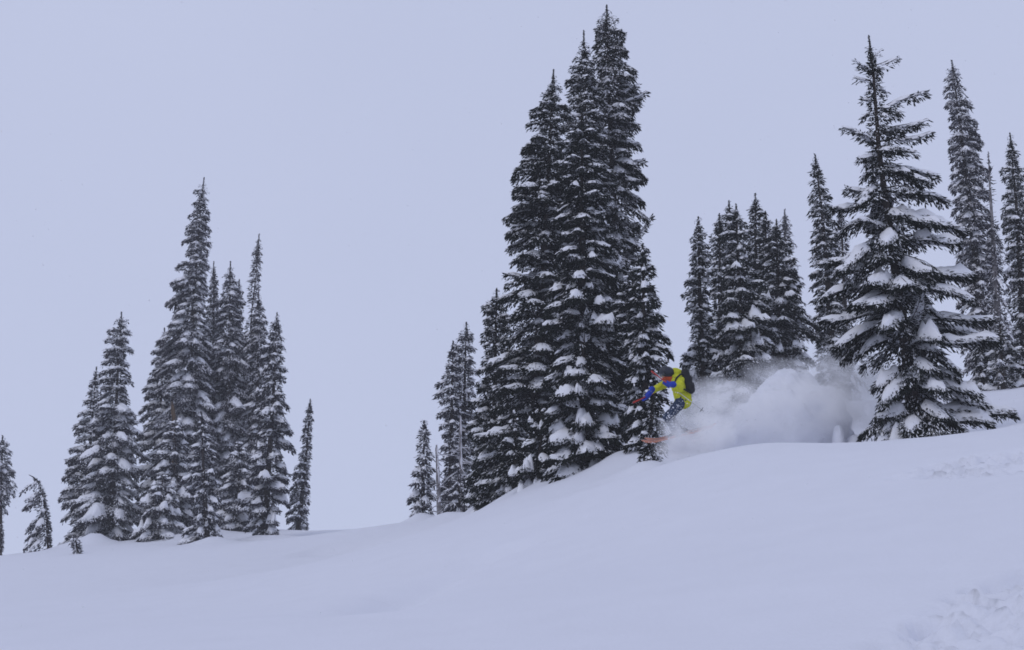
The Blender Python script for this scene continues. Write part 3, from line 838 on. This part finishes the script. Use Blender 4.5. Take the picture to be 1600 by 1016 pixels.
fir("fir_tree", "large near fir with open spiky top and heavy snow on low boughs", None,
    [(1357, 55), (1363, 100), (1368, 160), (1373, 230), (1382, 300), (1400, 430), (1418, 560), (1434, 705)], 30.2,
    [(55, 1, 1), (80, 5, 5), (110, 9, 12), (150, 14, 18), (200, 20, 26), (250, 26, 40), (300, 40, 56), (350, 56, 66), (420, 80, 66), (480, 92, 56), (540, 84, 52), (570, 48, 58), (620, 46, 72), (660, 54, 84), (705, 60, 92)],
    "laden", 80, extra=EX, T=0.065, padp=0.65, fl=0.125, fwd=0.034, cov=2.0, fs=0.20, sp=0.5, nb=7, jit=0.30, e0=15, e1=-14, k=0.36, fr=0.40, open_top=0.3, thick=0.14, trunk_r=0.17, pillows=True)
print("TRIANGLES", sum(TRIS))

# ------------------------------------------------------------------ the skier
SK = 29.6


def S(cx, cy, dy=0.0):
    return P(960 + cx / 4.235, 520 + cy / 4.235, SK + dy)


def capsule(verts, faces, p0, r0, p1, r1, n=14, flat=None):
    p0, p1 = np.asarray(p0, float), np.asarray(p1, float)
    d = p1 - p0
    L = np.linalg.norm(d)
    t = d / (L + 1e-9)
    ref = np.array((1.0, 0, 0)) if abs(t[2]) > 0.8 else ZH
    a = np.cross(t, ref)
    a /= np.linalg.norm(a)
    b = np.cross(t, a)
    rings = []
    for ph in np.linspace(-math.pi / 2, 0, 5)[1:]:
        rings.append((p0 + t * r0 * math.sin(ph), r0 * math.cos(ph)))
    for ph in np.linspace(0, math.pi / 2, 5)[:-1]:
        rings.append((p1 + t * r1 * math.sin(ph), r1 * math.cos(ph)))
    base = len(verts)
    verts.append(tuple(p0 - t * r0))
    for c, r in rings:
        for k in range(n):
            an = 2 * math.pi * k / n
            q = c + (a * math.cos(an) + b * math.sin(an)) * r
            verts.append(tuple(q))
    verts.append(tuple(p1 + t * r1))
    nr = len(rings)
    for k in range(n):
        faces.append((base, base + 1 + (k + 1) % n, base + 1 + k))
        for j in range(nr - 1):
            A = base + 1 + j * n
            faces.append((A + k, A + (k + 1) % n, A + n + (k + 1) % n, A + n + k))
        A = base + 1 + (nr - 1) * n
        faces.append((A + k, A + (k + 1) % n, base + 1 + nr * n))


def blob(name, caps, mat, parent, voxel=0.014, smooth=5, wrinkle=0.0, wscale=0.12):
    """one continuous skin grown round a set of tapered limbs"""
    v, f = [], []
    for c in caps:
        capsule(v, f, *c)
    org = np.array(parent.location) if parent else np.zeros(3)
    o = mesh_obj(name, np.array(v) - org, f, mat, parent)
    r = o.modifiers.new("r", 'REMESH')
    r.mode = 'VOXEL'
    r.voxel_size = voxel
    s = o.modifiers.new("s", 'SMOOTH')
    s.iterations = smooth
    s.factor = 0.5
    if wrinkle:
        tx = bpy.data.textures.new(name + "_folds", 'CLOUDS')
        tx.noise_scale = wscale
        d = o.modifiers.new("d", 'DISPLACE')
        d.texture = tx
        d.strength = wrinkle
        d.mid_level = 0.5
    dg = bpy.context.evaluated_depsgraph_get()
    me = bpy.data.meshes.new_from_object(o.evaluated_get(dg))
    o.modifiers.clear()
    o.data = me
    me.polygons.foreach_set("use_smooth", np.ones(len(me.polygons), dtype=bool))
    if not me.materials:
        me.materials.append(mat)
    return o


M_JACKET = material("yellow_shell_fabric", (0.50, 0.52, 0.012), 0.7, 0.10, 9.0, 0.3, 25, 0.3)
M_PANTS = material("slate_blue_trousers", (0.030, 0.045, 0.085), 0.8, 0.25, 9.0, 0.3, 25, 0.2)
M_GLOVE = material("blue_glove", (0.009, 0.036, 0.33), 0.7, 0.2, 14.0, 0.3, 40, 0.3)
M_BLACK = material("black_nylon", (0.010, 0.010, 0.013), 0.7, 0.3, 10.0, 0.3, 40, 0.3)
M_HELMET = material("dark_helmet_shell", (0.012, 0.015, 0.026), 0.45, 0.2, 8.0, 0.0, 1, 0.4)
M_LENS = material("goggle_lens", (0.010, 0.014, 0.020), 0.12, 0.1, 3.0, 0.0, 1, 0.6)
M_GAITER = material("orange_neck_tube", (0.42, 0.065, 0.018), 0.85, 0.2, 14.0, 0.3, 40, 0.2)
M_SKIN = material("skin", (0.45, 0.27, 0.19), 0.6, 0.06, 6.0, 0.0, 1, 0.3)
M_SKI = material("orange_ski_base", (0.56, 0.20, 0.11), 0.4, 0.15, 3.0, 0.0, 1, 0.4)
M_EDGE = material("ski_edge", (0.16, 0.15, 0.16), 0.4, 0.2, 8.0, 0.0, 1, 0.5)
M_REDP = material("red_pole_paint", (0.42, 0.025, 0.015), 0.45, 0.15, 8.0, 0.0, 1, 0.4)
M_PALE = material("pale_pole_alloy", (0.50, 0.50, 0.47), 0.4, 0.1, 8.0, 0.0, 1, 0.5)

person = empty("person", S(415, 690, 0))
tag(person, "skier in yellow jacket, blue gloves and dark helmet crouching through the powder spray", "person")
head = S(342, 268, -0.05)
neck = S(392, 312, -0.02)
chest = S(428, 335, 0)
pelv = S(455, 440, 0)
LS, RS = S(432, 318, -0.19), S(402, 322, 0.19)
LE, LH = S(428, 372, -0.40), S(362, 338, -0.50)
RE, RH = S(318, 348, 0.24), S(216, 408, 0.16)
RW = S(240, 388, 0.17)
LW = S(378, 342, -0.48)
LHp, RHp = S(448, 452, -0.10), S(450, 446, 0.10)
LK, RK = S(350, 558, -0.17), S(368, 548, 0.14)
LA, RA = S(412, 662, -0.11), S(428, 652, 0.10)
fwd_h = np.array((-0.92, -0.30, -0.22))
fwd_h /= np.linalg.norm(fwd_h)
blob("body", [(head, 0.085, head + ZH * 0.05, 0.095), (head + fwd_h * 0.06 - ZH * 0.05, 0.055, head + fwd_h * 0.05, 0.06), (head + fwd_h * 0.10 - ZH * 0.01, 0.018, head + fwd_h * 0.115 - ZH * 0.025, 0.016),
              (head - ZH * 0.05, 0.06, neck, 0.062), (neck, 0.08, chest, 0.15), (chest, 0.15, pelv, 0.14),
              (chest, 0.10, LS, 0.07), (chest, 0.10, RS, 0.07), (LS, 0.055, LE, 0.045), (LE, 0.042, LW, 0.032), (RS, 0.055, RE, 0.045), (RE, 0.042, RW, 0.032),
              (LW, 0.032, LW + (LH - LW) * 0.5, 0.024), (RW, 0.032, RW + (RH - RW) * 0.5, 0.024),
              (pelv, 0.13, LHp, 0.095), (pelv, 0.13, RHp, 0.095), (LHp, 0.085, LK, 0.06), (LK, 0.058, LA, 0.045), (RHp, 0.085, RK, 0.06), (RK, 0.058, RA, 0.045)],
     M_SKIN, person, 0.016, 4)
blob("jacket", [(neck, 0.095, chest, 0.175), (chest, 0.175, S(452, 425, 0), 0.19), (S(452, 420, 0), 0.19, S(458, 448, 0), 0.18), (S(452, 430, -0.07), 0.16, S(462, 448, -0.07), 0.16),
                (chest, 0.13, LS, 0.10), (chest, 0.13, RS, 0.10), (LS, 0.095, LE, 0.088), (LE, 0.085, LW, 0.062), (RS, 0.095, RE, 0.088), (RE, 0.085, RW, 0.062)],
     M_JACKET, person, 0.014, 4, 0.06, 0.075)
blob("hood", [(S(400, 262, 0.02), 0.10, S(425, 268, 0.02), 0.095), (S(420, 262, 0.02), 0.085, S(432, 305, 0.02), 0.10), (S(395, 290, -0.08), 0.05, S(425, 300, -0.1), 0.06)], M_JACKET, person, 0.014, 5, 0.03, 0.07)
blob("trousers", [(S(455, 438, 0), 0.165, LHp, 0.135), (S(455, 438, 0), 0.165, RHp, 0.135), (LHp, 0.125, LK, 0.092), (LK, 0.090, LA, 0.080), (RHp, 0.125, RK, 0.092), (RK, 0.090, RA, 0.080)],
     M_PANTS, person, 0.016, 4, 0.06, 0.08)
hel = blob("helmet", [(head + ZH * 0.030 + fwd_h * 0.025, 0.130, head + ZH * 0.005 - fwd_h * 0.045, 0.135)], M_HELMET, person, 0.014, 3)
for i_ in range(5):                                       # vents
    a_ = (i_ - 2) * 0.035
    blob("helmet_vent", [(head + ZH * (0.146 - abs(a_) * 0.6) + np.array((0.04, a_, 0)), 0.010, head + ZH * (0.142 - abs(a_) * 0.6) + np.array((-0.05, a_, 0)), 0.010)], M_BLACK, hel, 0.006, 2)
gog = blob("goggles", [(head + fwd_h * 0.085 + np.array((0.015, -0.078, -0.022)), 0.042, head + fwd_h * 0.095 + np.array((-0.005, 0.06, -0.022)), 0.042)], M_LENS, person, 0.010, 3)
blob("strap", [(head + fwd_h * 0.085 + np.array((0.03, -0.10, 0.03)), 0.026, head - fwd_h * 0.07 + np.array((-0.01, -0.115, 0.045)), 0.026)], M_BLACK, gog, 0.009, 2)
blob("neck_gaiter", [(head + fwd_h * 0.050 - ZH * 0.10, 0.045, head - fwd_h * 0.02 - ZH * 0.105, 0.058), (head - ZH * 0.10, 0.068, neck + ZH * 0.0, 0.085)], M_GAITER, person, 0.012, 4, 0.015, 0.05)


def glove(wrist, hand, shaft_dir, side, seed):
    """mitt-thick glove whose five fingers close round the pole"""
    wrist, hand = np.asarray(wrist), np.asarray(hand)
    f = norm(hand - wrist)
    sd = norm(np.asarray(shaft_dir))
    pal = norm(np.cross(sd, f)) * side
    caps = [(wrist - f * 0.05, 0.072, wrist + f * 0.02, 0.062), (wrist + f * 0.02, 0.058, hand - f * 0.01, 0.060)]
    for k, off in enumerate((-0.060, -0.020, 0.020, 0.060)):
        ln = (0.92, 1.0, 0.96, 0.80)[k]
        r = hand + sd * off * 1.05 + f * 0.02 - pal * 0.020
        k1 = r + f * 0.048 * ln - pal * 0.006
        k2 = k1 + (f * 0.014 + pal * 0.042) * ln
        k3 = k2 + (-f * 0.034 + pal * 0.014) * ln
        caps += [(r, 0.0225, k1, 0.0215), (k1, 0.0215, k2, 0.0200), (k2, 0.0200, k3, 0.0175)]
    t0 = wrist + f * 0.045 - sd * 0.045
    t1 = t0 + f * 0.035 - sd * 0.012 + pal * 0.030
    t2 = t1 + f * 0.030 + sd * 0.012 + pal * 0.018
    caps += [(t0, 0.027, t1, 0.023), (t1, 0.023, t2, 0.019)]
    o = blob("glove", caps, M_GLOVE, person, 0.0065, 3)
    return o


near_tip, near_top = S(592, 522, -0.30), S(247, 256, -0.46)
far_top, far_tip = S(126, 462, 0.12), S(430, 322, 0.36)
d_near, d_far = near_tip - near_top, far_tip - far_top


def on_line(p, a, d):
    return a + d * (np.dot(p - a, d) / np.dot(d, d))


LH2, RH2 = on_line(LH, near_top, d_near), on_line(RH, far_top, d_far)
glove(LW, LH2, d_near, 1, 1)
glove(RW, RH2, d_far, -1, 2)

ski_dir_n = norm(S(190, 739, -0.16) - S(420, 684, -0.12))
ski_dir_f = norm(S(246, 716, 0.06) - S(440, 668, 0.10))
ski_up = norm(np.array((0.10, 0.30, 0.95)))
for (ank, foot, sdv) in ((LA, S(420, 684, -0.12), ski_dir_n), (RA, S(440, 668, 0.10), ski_dir_f)):
    bt = blob("boot", [(ank + ZH * 0.06, 0.072, ank - ZH * 0.02, 0.075), (ank - ZH * 0.02, 0.072, foot + ski_up * 0.065, 0.058), (foot + ski_up * 0.060 - sdv * 0.09, 0.052, foot + ski_up * 0.055 + sdv * 0.16, 0.045)], M_BLACK, person, 0.012, 3)
    for q_ in (0.02, 0.07, 0.12):
        p_ = foot + ski_up * 0.10 + sdv * q_
        blob("buckle", [(p_ + np.array((0, -0.045, 0)), 0.010, p_ + np.array((0, 0.045, 0)), 0.010)], M_EDGE, bt, 0.006, 1)


def ski(foot, d, label, group):
    d = norm(d)
    sidev = norm(np.cross(ski_up, d))
    up = np.cross(d, sidev)
    L0, L1 = -0.80, 0.78
    t = np.linspace(0, 1, 30)
    ln = L0 + (L1 - L0) * t
    hw = 0.050 + 0.016 * (2 * t - 1) ** 2
    hw *= np.clip(np.sqrt(np.clip((1 - t) / 0.07, 0, 1)), 0.05, 1) * np.clip(np.sqrt(np.clip(t / 0.04, 0, 1)) + 0.25, 0, 1)
    rise = 0.11 * np.clip((t - 0.80) / 0.20, 0, 1) ** 2 + 0.035 * np.clip((0.10 - t) / 0.10, 0, 1) ** 2
    c = foot + d * ln[:, None] + up * rise[:, None]
    th = 0.014
    rows = [c - sidev * hw[:, None], c + sidev * hw[:, None], c + sidev * (hw * 0.9)[:, None] + up * th, c - sidev * (hw * 0.9)[:, None] + up * th]
    root = empty("ski", foot)
    tag(root, label, "ski", group)
    off = np.array(foot)
    n = len(t)
    for nm, (i0, i1), mt in (("ski_base", (0, 1), M_SKI), ("top_sheet", (2, 3), M_EDGE)):
        v = np.concatenate([rows[i0], rows[i1]]) - off
        k = np.arange(n - 1)
        mesh_obj(nm, v, np.stack([k, k + 1, k + 1 + n, k + n], -1), mt, root, None, True)
    v = np.concatenate([rows[1], rows[2], rows[3], rows[0]]) - off
    k = np.arange(n - 1)
    q = np.concatenate([np.stack([k, k + 1, k + 1 + n, k + n], -1), np.stack([k, k + 1, k + 1 + n, k + n], -1) + 2 * n])
    mesh_obj("edge", v, q, M_EDGE, root)
    # binding
    for q_ in (0.19, -0.15):
        v, f = [], []
        capsule(v, f, foot + up * 0.03 + d * q_ - sidev * 0.025, 0.022, foot + up * 0.03 + d * q_ + sidev * 0.025, 0.022, 8)
        mesh_obj("binding", np.array(v) - off, f, M_BLACK, root, None, True)


ski(S(420, 684, -0.12), ski_dir_n, "orange ski nearest the camera, its tip lowest over the small fir", "skis on the skier")
ski(S(440, 668, 0.10), ski_dir_f, "orange ski behind the near one, its tip set back", "skis on the skier")


def pole(top, tip, label, red=0.46):
    root = empty("ski_pole", tip)
    tag(root, label, "ski pole", "poles in the skier's hands")
    d = tip - top
    for nm, a, b, r0, r1, mt in (("grip", 0.0, 0.11, 0.019, 0.016, M_REDP), ("upper_shaft", 0.10, red, 0.012, 0.011, M_REDP), ("lower_shaft", red - 0.01, 0.985, 0.0095, 0.0075, M_PALE), ("tip", 0.98, 1.0, 0.007, 0.003, M_EDGE)):
        v, f = [], []
        capsule(v, f, top + d * a, r0, top + d * b, r1, 8)
        mesh_obj(nm, np.array(v) - tip, f, mt, root, None, True)
    c = top + d * 0.955
    t = norm(d)
    a = norm(np.cross(t, ZH))
    b = np.cross(t, a)
    v, f = [], []
    for k in range(6):
        an = k * math.pi / 3
        e = a * math.cos(an) + b * math.sin(an)
        capsule(v, f, c, 0.008, c + e * 0.055, 0.006, 6)
    mesh_obj("basket", np.array(v) - tip, f, M_EDGE, root, None, True)
    v, f = [], []
    capsule(v, f, top + d * 0.02, 0.006, top + d * 0.10 + ZH * -0.06, 0.006, 6)
    mesh_obj("strap", np.array(v) - tip, f, M_BLACK, root, None, True)


pole(near_top, near_tip, "ski pole crossing the yellow jacket, red top and pale lower half with basket")
pole(far_top, far_tip, "ski pole in the outstretched hand, red end pointing forward")

pack = empty("backpack", S(505, 400, 0.0))
tag(pack, "black backpack on the skier's back", "backpack")
blob("bag", [(S(468, 262, -0.10), 0.085, S(500, 375, -0.11), 0.105), (S(468, 262, 0.10), 0.085, S(500, 375, 0.11), 0.105), (S(468, 262, -0.10), 0.085, S(468, 262, 0.10), 0.085), (S(500, 375, -0.11), 0.105, S(500, 375, 0.11), 0.105), (S(486, 310, -0.1), 0.10, S(486, 310, 0.1), 0.10)],
     M_BLACK, pack, 0.015, 4, 0.02, 0.09)
blob("pocket", [(S(512, 345, -0.06), 0.06, S(515, 380, -0.06), 0.065), (S(512, 345, 0.06), 0.06, S(515, 380, 0.06), 0.065), (S(513, 360, -0.06), 0.06, S(513, 360, 0.06), 0.06)], M_BLACK, pack, 0.012, 3)
for sg in (-1, 1):
    pts_ = [S(462, 272, sg * 0.14), S(430, 282, sg * 0.19), S(408, 325, sg * 0.205), S(425, 375, sg * 0.215), S(485, 392, sg * 0.17)]
    if sg == -1:
        pts_ = [S(462, 272, -0.16), S(436, 276, -0.25), S(410, 300, -0.29), S(400, 330, -0.27)]
    blob("shoulder_strap", [(pts_[k], 0.020, pts_[k + 1], 0.020) for k in range(len(pts_) - 1)], M_BLACK, pack, 0.009, 2)
blob("waist_strap", [(S(492, 392, -0.20), 0.022, S(462, 374, -0.29), 0.020), (S(462, 374, -0.29), 0.020, S(430, 360, -0.35), 0.014)], M_BLACK, pack, 0.009, 2)

# ------------------------------------------------------------------ powder spray: a real cloud of fine snow
BL = [  # pixel centre, distance, radii x/y/z in m, weight
    (1070, 668, 29.7, 0.62, 0.50, 0.44, 1.3), (1102, 650, 30.2, 0.80, 0.60, 0.56, 1.4), (1150, 636, 30.3, 0.95, 0.65, 0.66, 1.0), (1205, 628, 30.2, 1.0, 0.6, 0.76, 0.55),
    (1104, 676, 29.1, 0.72, 0.42, 0.44, 2.6), (1270, 625, 30.6, 0.95, 0.7, 0.85, 0.45), (1335, 632, 31.2, 1.05, 0.8, 0.98, 0.75), (1372, 612, 31.9, 0.85, 0.7, 0.85, 0.65),
    (1215, 582, 32.6, 0.95, 0.5, 0.42, 0.55), (1295, 574, 32.4, 0.95, 0.5, 0.46, 0.6), (1056, 702, 29.2, 0.52, 0.35, 0.28, 1.0), (1120, 612, 30.8, 0.85, 0.5, 0.40, 0.75), (1350, 578, 32.3, 0.8, 0.5, 0.42, 0.5),
    (1305, 640, 30.3, 0.60, 0.45, 0.66, 0.7), (1255, 605, 30.8, 0.75, 0.45, 0.50, 0.4), (1215, 668, 29.9, 0.95, 0.4, 0.36, 0.4),
    (1064, 672, 29.05, 0.40, 0.28, 0.36, 2.4),
]
bm = bmesh.new()
cen = P(1190, 640, 30.5)
for (px, py, D, rx, ry, rz, wgt) in BL:
    c = P(px, py, D) - cen
    bmesh.ops.create_icosphere(bm, subdivisions=3, radius=1.0, matrix=Matrix.Translation(Vector(c)) @ Matrix.Diagonal((rx, ry, rz, 1)))
me = bpy.data.meshes.new("powder_cloud")
bm.to_mesh(me)
bm.free()
cloud = bpy.data.objects.new("powder_cloud", me)
COL.objects.link(cloud)
cloud.location = cen
rm = cloud.modifiers.new("r", 'REMESH')
rm.mode = 'VOXEL'
rm.voxel_size = 0.07
dg = bpy.context.evaluated_depsgraph_get()
me2 = bpy.data.meshes.new_from_object(cloud.evaluated_get(dg))
cloud.modifiers.clear()
cloud.data = me2
tag(cloud, "drifting cloud of powder snow thrown up behind the skier", "powder cloud", None, "stuff")
mv = bpy.data.materials.new("powder_air")
mv.use_nodes = True
nt = mv.node_tree
nt.nodes.clear()
out = nt.nodes.new("ShaderNodeOutputMaterial")
pv = nt.nodes.new("ShaderNodeVolumePrincipled")
pv.inputs["Color"].default_value = (0.997, 0.997, 0.999, 1)
pv.inputs["Anisotropy"].default_value = 0.0
nt.links.new(pv.outputs[0], out.inputs["Volume"])
tc = nt.nodes.new("ShaderNodeTexCoord")


def mnode(op, a=None, b=None, clamp=False):
    n = nt.nodes.new("ShaderNodeMath")
    n.operation = op
    n.use_clamp = clamp
    for k, q in enumerate((a, b)):
        if q is None:
            continue
        if isinstance(q, (int, float)):
            n.inputs[k].default_value = q
        else:
            nt.links.new(q, n.inputs[k])
    return n.outputs[0]


tot = None
for (px, py, D, rx, ry, rz, wgt) in BL:
    c = P(px, py, D) - cen
    mp = nt.nodes.new("ShaderNodeMapping")
    mp.vector_type = 'TEXTURE'
    mp.inputs["Location"].default_value = c
    mp.inputs["Scale"].default_value = (rx, ry, rz)
    nt.links.new(tc.outputs["Object"], mp.inputs["Vector"])
    ln = nt.nodes.new("ShaderNodeVectorMath")
    ln.operation = 'LENGTH'
    nt.links.new(mp.outputs[0], ln.inputs[0])
    q = mnode('SUBTRACT', 1.0, ln.outputs["Value"], True)
    q = mnode('MULTIPLY', mnode('POWER', q, 0.8), wgt)
    tot = q if tot is None else mnode('ADD', tot, q)
nz = nt.nodes.new("ShaderNodeTexNoise")
nz.inputs["Scale"].default_value = 1.9
nz.inputs["Detail"].default_value = 7
nz.inputs["Roughness"].default_value = 0.66
nt.links.new(tc.outputs["Object"], nz.inputs["Vector"])
k_ = mnode('MULTIPLY', mnode('SUBTRACT', nz.outputs["Fac"], 0.36, False), 4.0)
k_ = mnode('MAXIMUM', k_, 0.05)
dens = mnode('MULTIPLY', mnode('MULTIPLY', tot, k_), 4.2)
nt.links.new(dens, pv.inputs["Density"])
cloud.data.materials.clear()
cloud.data.materials.append(mv)

# clots of snow flung out of the cloud, and the falling flakes
def flakes(name, pts, size, label, cat, seed):
    rng = np.random.default_rng(seed)
    n = len(pts)
    oc = np.array([(1, 0, 0), (-1, 0, 0), (0, 1, 0), (0, -1, 0), (0, 0, 1), (0, 0, -1)], float)
    of = np.array([(0, 2, 4), (2, 1, 4), (1, 3, 4), (3, 0, 4), (2, 0, 5), (1, 2, 5), (3, 1, 5), (0, 3, 5)])
    v = pts[:, None, :] + oc[None] * size[:, None, None] * rng.uniform(0.6, 1.4, (n, 6, 1))
    f = (of[None] + 6 * np.arange(n)[:, None, None]).reshape(-1, 3)
    o = mesh_obj(name, v.reshape(-1, 3), f, M_LOAD)
    tag(o, label, cat, None, "stuff")


rng = np.random.default_rng(5)
pp, sz = [], []
for (px, py, D, rx, ry, rz, wgt), n in zip(BL, (700, 420, 300, 120, 500, 90, 160, 120, 40, 60, 420, 120, 40, 160, 120, 160, 500)):
    g = rng.normal(0, 0.62, (n, 3)) * np.array((rx, ry, rz))
    pp.append(P(px, py, D) + g)
    sz.append(0.0035 + 0.013 * rng.random(n) ** 4)
g = rng.normal(0, 1, (420, 3)) * np.array((0.20, 0.22, 0.20))
pp.append(S(400, 560, -0.2) + g)
sz.append(0.004 + 0.014 * rng.random(420) ** 3)
n = 3200                                             # fine grains along the plume's ragged upper edge
tx = rng.random(n)
ex = 1070 + 290 * tx
ey = np.interp(ex, (1070, 1110, 1170, 1250, 1300, 1360), (622, 604, 588, 566, 560, 566)) + rng.normal(4, 14, n)
pp.append(np.array([P(a_, b_, d_) for a_, b_, d_ in zip(ex, ey, 31.2 + rng.normal(0, 0.6, n))]))
sz.append(0.0025 + 0.006 * rng.random(n) ** 3)
pp = np.concatenate(pp)
sz = np.concatenate(sz)
ok = pp[:, 2] > H(pp[:, 0], pp[:, 1]) + 0.03
flakes("powder_spray", pp[ok], sz[ok], "small clots of powder snow flying round the skier's legs and skis", "snow spray", 6)
n = 6500
D = 13 + 32 * rng.random(n) ** 0.75
pts = np.array([P(rng.uniform(-250, 1850), rng.uniform(-150, 1000), d) for d in D])
ok = pts[:, 2] > H(pts[:, 0], pts[:, 1]) + 0.05
flakes("falling_snowflakes", pts[ok], 0.003 + 0.005 * rng.random(int(ok.sum())), "fine snowflakes falling everywhere in the air", "snowflakes", 7)

# ------------------------------------------------------------------ misty air
zmin = float(GZ.min()) - 1.0
zmax = 27.5
hx0, hx1, hy0, hy1 = -152.0, 152.0, -32.0, 182.0
hv = np.array([(x, y, z) for z in (zmin, zmax) for y in (hy0, hy1) for x in (hx0, hx1)])
hf = [(0, 2, 3, 1), (4, 5, 7, 6), (0, 1, 5, 4), (2, 6, 7, 3), (0, 4, 6, 2), (1, 3, 7, 5)]
mh = bpy.data.materials.new("misty_air")
mh.use_nodes = True
nt = mh.node_tree
nt.nodes.clear()
out = nt.nodes.new("ShaderNodeOutputMaterial")
ph = nt.nodes.new("ShaderNodeVolumePrincipled")
ph.inputs["Color"].default_value = (0.97, 0.975, 0.99, 1)
ph.inputs["Density"].default_value = HAZE
nt.links.new(ph.outputs[0], out.inputs["Volume"])
hz = mesh_obj("haze", hv, hf, mh)
tag(hz, "thin snowy mist filling the air", "haze", None, "stuff")
print("ZRANGE", zmin, float(GZ.max()), "verts ground", nx * ny)
